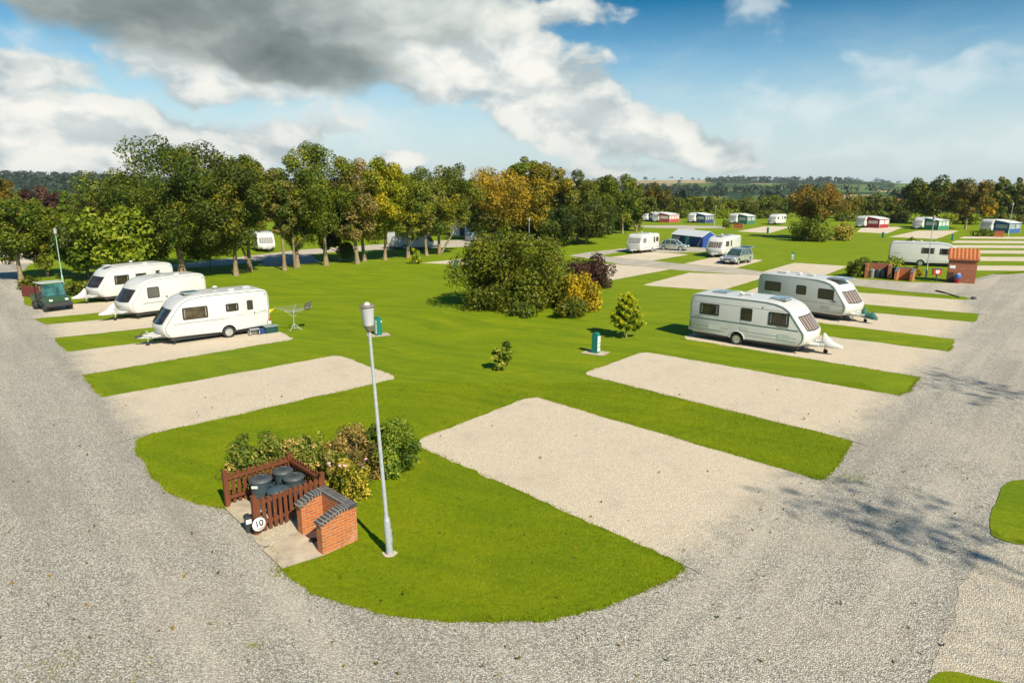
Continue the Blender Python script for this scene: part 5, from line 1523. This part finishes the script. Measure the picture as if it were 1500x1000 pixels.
# ------------------------------------------------------------------ bin enclosure
m_wood = None
def wood_mat():
    m, nt, b, out = new_mat("red_brown_stained_wood"); t = NT(nt)
    p = t.obj(); n1 = t.noise(t.mapping(p, scale=(14, 14, 1.5)), 2.2, 6, .65); n2 = t.noise(p, 3, 4)
    c = t.ramp(n1, [(.25, (.070, .018, .006)), (.55, (.155, .042, .012)), (.8, (.215, .066, .020))])
    c = t.mix(t.mr(n2, .5, .75, 0, .55), c, (.10, .032, .014))
    t.l(c, b.inputs['Base Color']); b.inputs['Roughness'].default_value = .75
    t.l(t.bump(n1, .5, .01), b.inputs['Normal']); return m
m_wood = wood_mat()
def brick_mat(name, c1, c2, mortar, bw=.225, rh=.075, ms=.011):
    m, nt, b, out = new_mat(name); t = NT(nt)
    uv = t.n('ShaderNodeTexCoord').outputs['UV']
    br = t.n('ShaderNodeTexBrick'); t.l(uv, br.inputs['Vector'])
    br.inputs['Scale'].default_value = 1; br.inputs['Mortar Size'].default_value = ms; br.inputs['Brick Width'].default_value = bw; br.inputs['Row Height'].default_value = rh
    br.inputs['Color1'].default_value = (*c1, 1); br.inputs['Color2'].default_value = (*c2, 1); br.inputs['Mortar'].default_value = (*mortar, 1); br.inputs['Mortar Smooth'].default_value = .2
    n = t.noise(t.obj(), 9, 6, .7)
    c = t.mix(t.mr(n, .35, .7, 0, .5), br.outputs['Color'], tuple(x*.55 for x in c1))
    c = t.mix(t.mr(t.noise(t.obj(), 2.1, 5, .7), .55, .75, 0, .42), c, (.52, .42, .33))
    c = t.mix(t.mr(t.noise(t.obj(), 3.3, 6, .75), .54, .74, 0, .55), c, tuple(x*.40 for x in c2))
    t.l(c, b.inputs['Base Color']); b.inputs['Roughness'].default_value = .85
    h = t.math('SUBTRACT', t.math('MULTIPLY', n, .3), br.outputs['Fac'])
    t.l(t.bump(h, .7, .012), b.inputs['Normal']); return m
m_brick = brick_mat("orange_red_brick", (.56, .150, .024), (.42, .092, .018), (.40, .30, .20))
m_bluebrick = brick_mat("dark_coping_brick", (.045, .045, .050), (.075, .073, .074), (.42, .38, .33), bw=.072, rh=.36, ms=.008)
m_redbrick = brick_mat("red_shed_brick", (.36, .090, .030), (.28, .066, .025), (.40, .27, .18))
def uv_box(o, swap=False):
    me = o.data; uv = me.uv_layers.new(name='UVMap')
    for f in me.polygons:
        n = f.normal
        for li in f.loop_indices:
            c = me.vertices[me.loops[li].vertex_index].co
            if abs(n.z) > .7: q = (c.x, c.y)
            else:
                tg_ = Vector((-n.y, n.x)); tg_ = tg_.normalized() if tg_.length > 1e-6 else Vector((1, 0))
                q = (c.x*tg_.x + c.y*tg_.y, c.z)
            uv.data[li].uv = (q[1], q[0]) if swap else q
    return o
# picket fence corners on the ground
fa, fd = G(333.6, 742.4), G(376, 783)
hF = HT(333.6, 742.4, 691)
cB, cC = GZ(422.3, 664, hF), GZ(470.8, 693, hF)
cB, cC = Vector((cB.x, cB.y)), Vector((cC.x, cC.y))
o = thing('picket_fence', "red brown picket fence round three sides of the bin stand", 'fence', (fa.x, fa.y, 0))
def fence_side(a, b_, h, inner, posts=(True, True)):
    a, b_ = a-fa, b_-fa
    d = (b_-a); L = d.length; d = d.normalized(); nrm = Vector((-d.y, d.x))*inner
    pk, rl, po = MB(), MB(), MB()
    ang = math.atan2(d.y, d.x)
    k = int(L/.135)
    for i in range(k):
        s_ = (i+.5)/k*L
        q = a + d*s_ - nrm*.045
        M = Matrix.Translation((q.x, q.y, 0)) @ Matrix.Rotation(ang, 4, 'Z')
        hh = h*(.93+.03*random.random()); w_ = .043
        pk.prism([(-w_, .06), (w_, .06), (w_, hh-.05), (w_*.4, hh), (-w_*.4, hh), (-w_, hh-.05)], -.010, .010, M=M)
    M = Matrix.Translation((a.x, a.y, 0)) @ Matrix.Rotation(ang, 4, 'Z')
    for z in (.25, h*.80):
        rl.box(.02, -.03, z-.04, L-.02, .03, z+.04, M=M)
    for s_, on in ((0, posts[0]), (L, posts[1])):
        if on:
            q = a + d*s_; Mq = Matrix.Translation((q.x, q.y, 0)) @ Matrix.Rotation(ang, 4, 'Z')
            MB().box(-.052, -.052, 0, .052, .052, h*1.0, M=Mq).box(-.06, -.06, h*1.0, .06, .06, h*1.0+.03, M=Mq).build('post', m_wood, o)
    p_ = pk.build('pickets', m_wood, o); rl.build('rails', m_wood, o)
fence_side(fa, cB, hF, -1, (True, False)); fence_side(cB, cC, hF, -1, (True, True)); fence_side(cC, fd, hF, -1, (False, True))

# dustbins
m_bin = mat("black_bin_rubber", (.060, .068, .072), .55, var=.2, vscale=4, dirt=(.16, .15, .12, .5))
m_bin2 = mat("blue_grey_bin_plastic", (.050, .078, .094), .5, var=.15, dirt=(.20, .19, .16, .4))
def dustbin(label, px_, py_, zl, r, body, lid=True, rot=0):
    q = GZ(px_, py_, zl)
    o = thing('dustbin', label, 'dustbin', (q.x, q.y, OVER_Z+.012), rot, 'dustbins inside the picket fence')
    b_ = MB().lathe([(r*.80, 0), (r*.84, .03), (r*.97, zl-.08), (r*1.02, zl-.05), (r*1.02, zl-.02)], 24).build('body', body, o)
    for s_ in (-1, 1):
        MB().tube([(s_*r*.95, -.08, zl-.16), (s_*(r+.06), -.07, zl-.15), (s_*(r+.06), .07, zl-.15), (s_*r*.95, .08, zl-.16)], .014, 6).build('handle', body, o)
    
    if lid:
        l = MB().lathe([(r*1.06, zl-.05), (r*1.08, zl-.035), (r*1.05, zl-.005), (r*.80, zl+.035), (r*.45, zl+.05), (r*.42, zl+.035), (.001, zl+.045)], 28).build('lid', m_bin, o)
        MB().tube([(-.09, 0, zl+.04), (-.08, 0, zl+.085), (.08, 0, zl+.085), (.09, 0, zl+.04)], .013, 6).build('lid_handle', m_bin, l)
    else:
        MB().lathe([(r*1.02, zl-.02), (r*.95, zl-.02), (r*.88, zl-.55), (.001, zl-.56)], 24).build('liner', mat("bin_inside", (.02, .022, .024), .7), o)
        MB().lathe([(r*.93, zl-.03), (r*1.05, zl-.03), (r*1.05, zl+.02), (r*.55, zl+.07), (.001, zl+.08)], 24).build('lid', m_bin2, o)
    return o
d0 = dustbin("black lidded dustbin with a white tag nearest the open side of the fence", 382, 702, .78, .27, m_bin2)
dustbin("black lidded dustbin in the back corner of the picket fence", 414, 690, .78, .25, m_bin2)
dustbin("black dustbin with a domed dusty lid at the right inside the fence", 430, 699, .74, .26, m_bin2)
dustbin("blue grey dustbin close behind the front pickets", 408, 719, .66, .27, m_bin2, False)
MB().box(-.14, -.292, .62, .02, -.272, .69).build('tag', m_white, d0)

# small black box light by the front post
q = G(366.5, 779)
o = thing('site_light', "small black box light with a pale top at the foot of the front fence post", 'light', (q.x, q.y, OVER_Z+.012), .6)
MB().prism([(-.07, 0), (.07, 0), (.11, .36), (-.11, .36)], -.07, .07).build('housing', m_dark, o)
MB().box(-.085, -.080, .22, .085, -.064, .33, b=.006).build('lens', m_panel, o)
MB().box(-.12, -.085, .36, .12, .085, .39, b=.01).build('top', m_dark, o)

# round speed sign fixed low on the front of the fence
def text_mesh(body, size, depth, name='lettering'):
    cu = bpy.data.curves.new(name, 'FONT'); cu.body = body; cu.size = size; cu.extrude = depth
    cu.align_x = 'CENTER'; cu.align_y = 'CENTER'; cu.offset = size*.030
    ob = bpy.data.objects.new(name, cu); COL.objects.link(ob)
    dg = bpy.context.evaluated_depsgraph_get(); dg.update()
    me = bpy.data.meshes.new_from_object(ob.evaluated_get(dg))
    bpy.data.objects.remove(ob); me.name = name
    return me
d = (fd-cC).normalized(); out_n = Vector((d.y, -d.x))
if out_n.y > 0: out_n = -out_n
zc_ = .30
q3 = GZ(387, 772.8, zc_); q = Vector((q3.x, q3.y))
# stand the plate just clear of the pickets
line_p = fd + (cC-fd).normalized()*((q-fd).dot((cC-fd).normalized())) + out_n*.10
o = thing('speed_sign', "round white sign reading 10 low on the front corner of the picket fence", 'sign', (line_p.x, line_p.y, zc_), math.atan2(out_n.y, out_n.x)+PI/2)
Rm = Matrix.Rotation(-math.radians(8), 4, 'X')
sr = 10.6*MPP((q.x, q.y))
pl = MB().lathe([(sr, -.004), (sr+.008, 0), (sr, .006)], 32, axis='y', M=Rm).build('rim', m_dark, o)
fc = MB().lathe([(.001, -.0075), (sr*.96, -.0075), (sr*.96, -.002)], 32, axis='y', M=Rm).build('plate', mat("white_sign_face", (.84, .83, .80), .4, dirt=(.6, .55, .45, .4)), o)
lt = link('numerals', text_mesh("10", sr*1.22, .0012), m_black, fc)
lt.matrix_local = Rm @ Matrix.Translation((0, -.0095, sr*.10)) @ Matrix.Rotation(PI/2, 4, 'X')
MB().box(-sr*.38, -.0095, -sr*.60, sr*.40, -.008, -sr*.52, M=Rm).build('small_print', m_trim, fc)
MB().tube([(0, .006, 0), (0, .09, 0)], .02, 6).build('bracket', m_dark, o)

# brick water point: two sloping wings and a back wall, dark brick coping
w1f, w1b = G(437, 780), G(466, 766)
w2f, w2b = G(473.5, 814), G(524.5, 791.5)
hb = HT(524.5, 791.5, 741); hf = HT(473.5, 814, 771.5)
dv = (w2b-w2f); Lw = dv.length; dv = dv.normalized()
sv = Vector((-dv.y, dv.x))                    # towards the left wing
Wt = (w1f-w2f).dot(sv)
o = thing('brick_wall', "low orange brick water point wall with sloping wings and dark coping", 'brick wall', (w2f.x, w2f.y, 0), math.atan2(dv.y, dv.x))
th = .225
xl = (w1f-w2f).dot(dv)
def wing(y0, y1, xs):
    w_ = MB().prism([(xs, 0), (Lw-th, 0), (Lw-th, hb), (Lw-th-.18, hb), (xs, hf)], y0, y1).build('wing_wall', m_brick, o); uv_box(w_)
    cp = MB().prism([(xs-.02, hf), (Lw-th-.18, hb), (Lw-th, hb), (Lw-th, hb+.075), (Lw-th-.20, hb+.075), (xs-.05, hf+.06)], y0-.018, y1+.018).build('coping', m_bluebrick, o)
    uv = cp.data.uv_layers.new(name='UVMap')
    for f in cp.data.polygons:
        for li in f.loop_indices:
            c = cp.data.vertices[cp.data.loops[li].vertex_index].co
            uv.data[li].uv = (math.hypot(c.x-xs, max(0, (c.z-hf)*.6)), c.y if abs(f.normal.y) < .7 else .02+c.z*.2)
wing(-.0, th, 0.0)
wing(Wt-th, Wt, xl)
bw_ = MB().box(Lw-th+.001, 0, 0, Lw, Wt, hb).build('back_wall', m_brick, o); uv_box(bw_)
cp = MB().box(Lw-th-.02+.024, -.02, hb+.0, Lw+.02, Wt+.02, hb+.077).build('coping', m_bluebrick, o); 
uv = cp.data.uv_layers.new(name='UVMap')
for f in cp.data.polygons:
    for li in f.loop_indices:
        c = cp.data.vertices[cp.data.loops[li].vertex_index].co
        uv.data[li].uv = (c.y, c.x*1.0 if abs(f.normal.z) > .7 else .02+c.z*.2)
MB().tube([(Lw-th, Wt*.5, .62), (Lw-th-.08, Wt*.5, .62), (Lw-th-.10, Wt*.5, .56)], .016, 8).tube([(Lw-th-.04, Wt*.5, 0), (Lw-th-.04, Wt*.5, .62)], .014, 8).build('tap', mat("brass", (.55, .38, .14), .35, metal=.8), o)
q = G(459, 793)
o = thing('drain_cover', "small round dark drain grate on the concrete pad by the brick wall", 'drain', (q.x, q.y, OVER_Z+.012))
MB().lathe([(.10, 0), (.10, .02), (.085, .022), (.08, .012), (.001, .012)], 18).build('frame', m_under, o)
MB().box(-.07, -.012, .013, .07, .012, .02).box(-.07, .026, .013, .07, .046, .02).box(-.07, -.046, .013, .07, -.026, .02).build('bars', m_black, o)

# ------------------------------------------------------------------ things round the near left caravan
zr_ = math.atan2((L1.matrix_basis @ Vector((1, 0, 0)) - L1.matrix_basis @ Vector((0, 0, 0))).y, (L1.matrix_basis @ Vector((1, 0, 0)) - L1.matrix_basis @ Vector((0, 0, 0))).x)
def by_l1(x, y): 
    v = L1.matrix_basis @ Vector((x, y, 0)); return v
q = by_l1(1.15, 1.40)
o = thing('door_step', "folding metal door step in front of the near left caravan's door", 'step', (q.x, q.y, PITCH_Z), zr_)
s_ = MB().box(-.26, -.20, .20, .26, .02, .23).box(-.26, .05, .36, .26, .25, .39); s_.build('tread', m_galv, o)
lg = MB()
for x in (-.25, .25):
    lg.tube([(x, -.26, 0), (x, -.02, .23), (x, .22, .38), (x, .24, 0)], .014, 6)
    lg.tube([(x, -.20, .21), (x, .22, 0)], .012, 6)
lg.build('frame', m_alloy, o)
q = by_l1(.66, 1.32)
o = thing('water_container', "blue plastic water container beside the caravan step", 'container', (q.x, q.y, PITCH_Z), zr_+.2)
MB().box(-.22, -.15, 0, .22, .15, .30, b=.05).build('body', mat("blue_container_plastic", (.014, .045, .15), .4), o)
MB().lathe([(.05, .30), (.05, .34), (.001, .345)], 12, (.12, 0, 0)).build('cap', m_dark, o)
q = by_l1(.12, 1.30)
o = thing('storage_box', "dark green storage box at the rear corner of the near left caravan", 'box', (q.x, q.y, PITCH_Z), zr_)
MB().box(-.36, -.24, 0, .36, .24, .36, b=.03).build('body', mat("dark_green_box_plastic", (.008, .050, .042), .45), o)
MB().box(-.39, -.27, .36, .39, .27, .42, b=.02).build('lid', mat("grey_blue_box_lid", (.20, .25, .25), .5), o)
# rotary airer with two pieces of washing
p = G(431.5, 484); h = HT(431.5, 484, 450)
o = thing('rotary_airer', "folding rotary clothes airer with three feet standing on the lawn", 'clothes airer', (p.x, p.y, 0))
MB().tube([(0, 0, .10), (0, 0, h*.88)], .022, 8).build('pole', m_galv, o)
for a in (.2, .2+2*PI/3, .2+4*PI/3):
    MB().tube([(0, 0, .42), (.42*math.cos(a), .42*math.sin(a), .015)], .016, 6).tube([(0, 0, .14), (.30*math.cos(a), .30*math.sin(a), .13)], .012, 6).build('leg', m_galv, o)
arms = [(.15, 1.05), (PI/2+.15, 1.0), (PI+.1, 1.05), (-PI/2+.1, 1.0)]
tips = []
for a, r in arms:
    tp = Vector((r*math.cos(a), r*math.sin(a), h*1.0)); tips.append(tp)
    MB().tube([(0, 0, h*.78), tp], .014, 6).tube([(0, 0, h*.60), Vector((0, 0, h*.78)).lerp(tp, .5)], .010, 6).build('arm', m_galv, o)
ln = MB()
for f in (.35, .5, .65, .8, .95):
    q_ = [Vector((0, 0, h*.78)).lerp(tp, f) for tp in tips]
    for i in range(4): ln.tube([q_[i], q_[(i+1) % 4]], .005, 4, cap=False)
ln.build('line', m_ltrim, o)
def cloth(name, label, px0, py0, m_, pts):
    mb = MB(); rows = []
    A0, A1, B0, B1 = [Vector(x) for x in pts]
    for i in range(7):
        r = []
        for j in range(9):
            u, v = j/8, i/6
            q_ = A0.lerp(A1, u).lerp(B0.lerp(B1, u), v)
            q_ += Vector((.03*math.sin(u*9+v*2), .05*math.sin(u*11+v*3), .015*math.sin(u*7)))*v
            r.append(q_ + Vector((p.x, p.y, 0)))
        rows.append(r)
    ob = mb.grid(rows).build(name, m_, fix=False)
    sol = ob.modifiers.new('thickness', 'SOLIDIFY'); sol.thickness = .006
    tag(ob, label, 'cloth')
lw, hw_ = tips[2], h
cloth('yellow_cloth', "yellow cloth blowing from the left arm of the clothes airer", 0, 0, mat("yellow_cloth_weave", (.75, .52, .03), .8), [(-.98, -.12, h*1.0), (-1.00, .10, h*.98), (-1.42, -.16, h*.72), (-1.62, .10, h*.84)])
cloth('dark_cloth', "dark patterned cloth over the right arm of the clothes airer", 0, 0, mat("dark_cloth_weave", (.10, .085, .07), .8, var=.6, vscale=18), [(.62, .30, h*1.10), (1.05, .32, h*1.24), (.60, .02, h*.86), (.98, .06, h*.90)])

# ------------------------------------------------------------------ the brick shed and the walls on the right
A_, B_ = G(1386, 413.5), G(1427.5, 416)
hs_ = HT(1386, 414, 379); d = (B_-A_).normalized(); Ls = (B_-A_).length
o = thing('brick_shed', "small red brick shed with an orange pantile roof beside the road", 'shed', (A_.x, A_.y, 0), math.atan2(d.y, d.x))
Dp = 1.35
w_ = MB().prism([(0, 0), (Dp, 0), (Dp, hs_+.62), (0, hs_)], 0, Ls, 'yz').build('wall', m_redbrick, o); uv_box(w_)
m_tile = mat("orange_clay_pantile", (.44, .14, .045), .75, var=.22, vscale=5)
rows = []
nt_ = 8
for j in range(7):
    v = j/6; r = []
    for i in range(nt_*8+1):
        u = i/(nt_*8); ph = (u*nt_) % 1
        z = .075*abs(math.sin(PI*ph))**.8
        r.append((-.12+u*(Ls+.24), -.16+v*(Dp+.34), hs_-.02+v*(.62*(Dp+.34)/Dp)+z - .03*((v*5) % 1) + .03))
    rows.append(r)
tl = MB().grid(rows); lowr = [[(x, y, z-.10) for x, y, z in (rows[0][0], rows[0][-1])], [(x, y, z-.10) for x, y, z in (rows[-1][0], rows[-1][-1])]]
tl.grid(lowr, smooth=False)
tl.grid([rows[0], [(x, y, hs_-.09) for x, y, z in rows[0]]], smooth=False)
tl.build('roof', m_tile, o, fix=False)
MB().box(-.10, -.14, hs_-.10, Ls+.10, -.03, hs_-.03).build('fascia', m_dark, o)
MB().box(Ls+.001, .0, hs_-.02, Ls+.05, Dp, hs_+.0, M=Matrix.Shear('XY', 4, (0, 0)) if False else None).build('verge', m_tile, o)
MB().box(.10, -.022, hs_*.60, .52, -.0, hs_*.72).build('notice', m_panel, o)
MB().prism([(.05, .012), (Ls*.22, .012), (Ls*.22, hs_*.44), (.05, hs_*.44)], -.03, -.004).build('door', mat("dark_shed_door", (.07, .03, .022), .7), o)
q = A_ + d*(Ls*.38) - Vector((-d.y, d.x))*.28
o = thing('bucket', "red tub with a blue and white lid standing against the brick shed", 'tub', (q.x, q.y, OVER_Z), .3)
MB().lathe([(.19, 0), (.23, .42), (.24, .43)], 18).build('tub', mat("red_tub_plastic", (.36, .03, .03), .45), o)
lid_ = MB().lathe([(.26, .43), (.27, .46), (.27, .72), (.20, .78), (.001, .80)], 18).build('lid', mat("blue_lid_plastic", (.03, .12, .36), .4), o)
MB().box(-.14, -.10, .80, -.02, .06, .87, b=.02).box(.03, -.10, .80, .15, .06, .87, b=.02).build('lid_pad', m_panel, lid_)
q = G(1370.5, 413)
o = thing('fire_point_sign', "red fire point box sign with a white emblem on a dark post", 'sign', (q.x, q.y, 0), math.radians(-12))
hq = HT(1370.5, 413, 394)
MB().box(-.04, -.04, 0, .04, .04, hq-.35).build('post', m_dark, o)
bx = MB().box(-.36, -.14, hq-.50, .36, .14, hq+.0, b=.03).build('box', mat("fire_red_paint", (.46, .035, .02), .45), o)
MB().prism([(-.16, hq-.10), (.16, hq-.10), (.15, hq-.32), (0, hq-.42), (-.15, hq-.32)], -.155, -.139).build('emblem', m_panel, bx)
MB().box(-.40, -.17, hq, .40, .17, hq+.05).build('lid', mat("blue_grey_lid", (.07, .09, .13), .5), bx)
# brick bin bay and brick water point
def bay(label, pa, pb, hq, dep, name='brick_wall', sl=False):
    A_, B_ = G(*pa), G(*pb); d = (B_-A_).normalized(); L = (B_-A_).length
    o = thing(name, label, 'brick wall', (A_.x, A_.y, 0), math.atan2(d.y, d.x))
    th = .22
    for x0 in (0, L-th):
        pr = [(0, 0), (dep-th, 0), (dep-th, hq), (0, hq*(.72 if sl else 1.0))]
        w_ = MB().prism(pr, x0, x0+th, 'yz').build('wing_wall', m_brick if sl else m_redbrick, o); uv_box(w_)
        MB().prism([(-.03, pr[3][1]), (dep-th, hq), (dep-th, hq+.06), (-.03, pr[3][1]+.06)], x0-.02, x0+th+.02, 'yz').build('coping', m_trim if sl else m_redbrick, o)
    w_ = MB().box(0, dep-th+.001, 0, L, dep, hq).build('back_wall', m_brick if sl else m_redbrick, o); uv_box(w_)
    cp_ = MB().box(-.02, dep-th-.01+.012, hq, L+.02, dep+.02, hq+.062).build('coping', m_trim if sl else m_redbrick, o)
    for ch in o.children:
        if not ch.data.uv_layers: uv_box(ch)
    return o, d, L
hq = HT(1266, 407, 388)
_, d0_, L0 = bay("red brick bay holding dark bins right of the dense dark hedge bush", (1265.5, 407.2), (1303, 409.5), hq, 1.9)
A0 = G(1265.5, 407.2); n0_ = Vector((-d0_.y, d0_.x))
hq = HT(1312, 410, 393)
bay("small orange brick water point between the bins and the lamp post", (1309, 410.5), (1336, 412.5), hq, 1.2, sl=True)
for i, (x, y, z_, r, m_, lb) in enumerate(((1276, 402, .75, .27, mat("grey_bin_galvanised", (.24, .26, .26), .5), "grey dustbin in the red brick bay"), (1284.5, 402.5, .78, .28, m_bin, "dark dustbin in the middle of the red brick bay"), (1292, 403, .78, .28, m_bin, "dark dustbin at the right of the red brick bay"))):
    q = A0 + d0_*((x-1265.5)/37.5*L0) + n0_*.62
    o = thing('dustbin', lb, 'dustbin', (q.x, q.y, OVER_Z), 0, 'dustbins in the red brick bay')
    MB().lathe([(r*.8, 0), (r, z_-.06), (r, z_-.03)], 18).build('body', m_, o)
    MB().lathe([(r*1.07, z_-.04), (r*1.05, z_), (r*.5, z_+.05), (.001, z_+.06)], 18).build('lid', m_bin if i else m_, o)
q = G(1302.5, 408)
o = thing('wheelie_bin', "tall dark green bin between the two brick walls", 'bin', (q.x+.55, q.y, OVER_Z), .1)
MB().prism([(-.20, 0), (.20, 0), (.26, .95), (-.26, .95)], -.24, .24).build('body', mat("dark_green_bin", (.02, .05, .035), .5), o)
MB().box(-.28, -.27, .95, .28, .27, 1.02, b=.02).build('lid', mat("dark_green_bin", (.02, .05, .035), .5), o)
q = G(1323, 406)
o = thing('crate', "grey crate standing inside the small orange brick water point", 'crate', (q.x, q.y+.3, OVER_Z), .1)
MB().box(-.30, -.2, 0, .30, .2, .36, b=.02).build('body', mat("grey_crate_plastic", (.26, .27, .27), .6), o)
MB().box(-.32, -.22, .36, .32, .22, .41).build('rim', m_ltrim, o)
# dark timber edging left lying at the end of a grass strip
A_, B_ = G(1371, 427.2), G(1417, 437.5)
o = thing('timber_log', "dark timber edging lying along the end of a grass strip", 'timber', (0, 0, 0))
mid_ = A_.lerp(B_, .45)
MB().tube([(A_.x, A_.y, .07), (A_.lerp(mid_, .5).x, A_.lerp(mid_, .5).y, .08), (mid_.x, mid_.y, .05)], [.09, .08, .05], 8).build('log', mat("dark_wet_wood", (.10, .09, .065), .85, bump=.5), o)
MB().tube([(mid_.x, mid_.y, .05), (B_.x-.4, B_.y+.3, .05)], [.06, .05], 7).build('branch', mat("dark_wet_wood", (.10, .09, .065), .85, bump=.5), o)
q = G(1426, 438)
tag(MB().lathe([(.001, .02), (.16, .03), (.22, .09), (.15, .17), (.001, .19)], 9, (q.x, q.y, 0)).build('stone', mat("dark_stone", (.09, .08, .07), .9, bump=.5)), "dark stone lying on the gravel beyond the grass strip", 'stone')

# dark red fence by the left entrance
A_, B_ = G(34.5, 434), G(62, 438)
hF2 = HT(36, 435, 418)
o = thing('picket_fence', "dark red picket fence below the leafy shrub at the left edge", 'fence', (A_.x, A_.y, 0))
d = (B_-A_); L = d.length; d = d.normalized(); ang = math.atan2(d.y, d.x)
m_dr = mat("dark_red_stained_wood", (.155, .030, .020), .8, var=.25, vscale=4)
pk, rl, po = MB(), MB(), MB()
k = int(L/.14); M0 = Matrix.Rotation(ang, 4, 'Z')
for i in range(k):
    s_ = (i+.5)/k*L
    pk.prism([(s_-.055, .05), (s_+.055, .05), (s_+.055, hF2-.04), (s_, hF2), (s_-.055, hF2-.04)], -.045, -.022, M=M0)
for z in (.3, hF2*.8): rl.box(0, -.02, z-.05, L, .03, z+.05, M=M0)
for s_ in (0, L): MB().box(s_-.06, -.06, 0, s_+.06, .06, hF2+.05, M=M0).build('post', m_dr, o)
pk.build('pickets', m_dr, o); rl.build('rails', m_dr, o)
q = G(63, 438.5)
o = thing('signpost', "short orange wooden post beside the utility cart", 'post', (q.x, q.y, 0))
MB().box(-.12, -.06, 0, .12, .06, .95, b=.02).build('post', mat("orange_stained_post", (.46, .15, .05), .7), o)
MB().box(-.14, -.08, .95, .14, .08, 1.0).build('cap', mat("orange_stained_post", (.46, .15, .05), .7), o)
# small brick bin boxes by the distant row
for (pa, pb, lb) in (((1074, 334.5), (1088, 335), "low red brick bin wall by the distant green awning"), ((1456, 347), (1470, 347.5), "low red brick bin wall at the end of the far right hedge")):
    A_, B_ = G(*pa), G(*pb); d = (B_-A_).normalized(); L = (B_-A_).length
    o = thing('brick_wall', lb, 'brick wall', (A_.x, A_.y, 0), math.atan2(d.y, d.x), 'low brick walls by the distant row')
    w_ = MB().box(0, 0, 0, L, .22, 1.05).build('wall', m_brick, o); uv_box(w_)
    w_ = MB().box(-.02, -.03, 1.05, L+.02, .25, 1.12).build('coping', m_redbrick, o); uv_box(w_)
# pale gable of a hut behind the avenue
A_ = G(660, 345.5)
o = thing('white_hut', "small white gabled hut glimpsed behind the end of the avenue", 'hut', (A_.x, A_.y, 0), -.3)
MB().prism([(0, 0), (5, 0), (5, 2.4), (2.5, 3.9), (0, 2.4)], 0, 6, 'xz').build('wall', mat("white_render", (.78, .76, .72), .8), o)
MB().prism([(-.25, 2.30), (2.5, 3.98), (5.25, 2.30), (5.25, 2.42), (2.5, 4.12), (-.25, 2.42)], -.2, 6.2, 'xz').build('roof', mat("brown_tile_roof", (.20, .10, .06), .8), o)
MB().box(1.8, -.04, 0, 2.8, .0, 2.0).build('door', m_dark, o)

# trees standing off to the right of the view; they throw the shade on the right-hand road
OFF = 'trees off to the right beside the road'
def off_tree(x, y, h, r, h0, seed, lb):
    rng = np.random.default_rng(seed)
    o = thing('tree', lb, 'tree', (x, y, 0), 0, OFF)
    cen, rad = crown_clumps(rng, h0, h, r, r, 24, 'round', (.22, .34))
    link('crown', leaf_mesh('crown', cen, rad, 300, .19, rng), LM['mid'], o)
    make_trunk(rng, h0, h*.85, .20, cen, 7).build('trunk', m_bark, o)
def shadow_from(px_, py_, zc):                        # where a crown centred at height zc must stand to shade photo ground point
    g = G(px_, py_); k = zc/S.z
    return g.x + S.x*k, g.y + S.y*k
for (px_, py_, zc, r, hgt, h0, sd_) in ((1310,768,19,2.9,21.8,16.4,301),(1490,578,19,2.9,21.8,16.4,303)):
    x, y = shadow_from(px_, py_, zc)
    off_tree(x, y, hgt, r, h0, sd_, "tall high crowned tree standing right of the gravel road")
# ------------------------------------------------------------------ air between here and the hills
def haze_box():
    m = bpy.data.materials.new("thin_air"); m.use_nodes = True
    nt = m.node_tree
    for n in list(nt.nodes): nt.nodes.remove(n)
    out = nt.nodes.new('ShaderNodeOutputMaterial'); v = nt.nodes.new('ShaderNodeVolumePrincipled')
    v.inputs['Color'].default_value = (.80, .90, .97, 1); v.inputs['Density'].default_value = .00009; v.inputs['Anisotropy'].default_value = .2
    nt.links.new(v.outputs[0], out.inputs['Volume'])
    zs = [z_ for z_ in (land_z(r*math.sin(a), r*math.cos(a)) for r in RS for a in AZS[::4])]
    o = MB().box(-6100, -6100, min(zs)-1.5, 6100, 6100, max(max(zs)+16, 40)).build('haze', m)
    tag(o, kind='stuff')
haze_box()
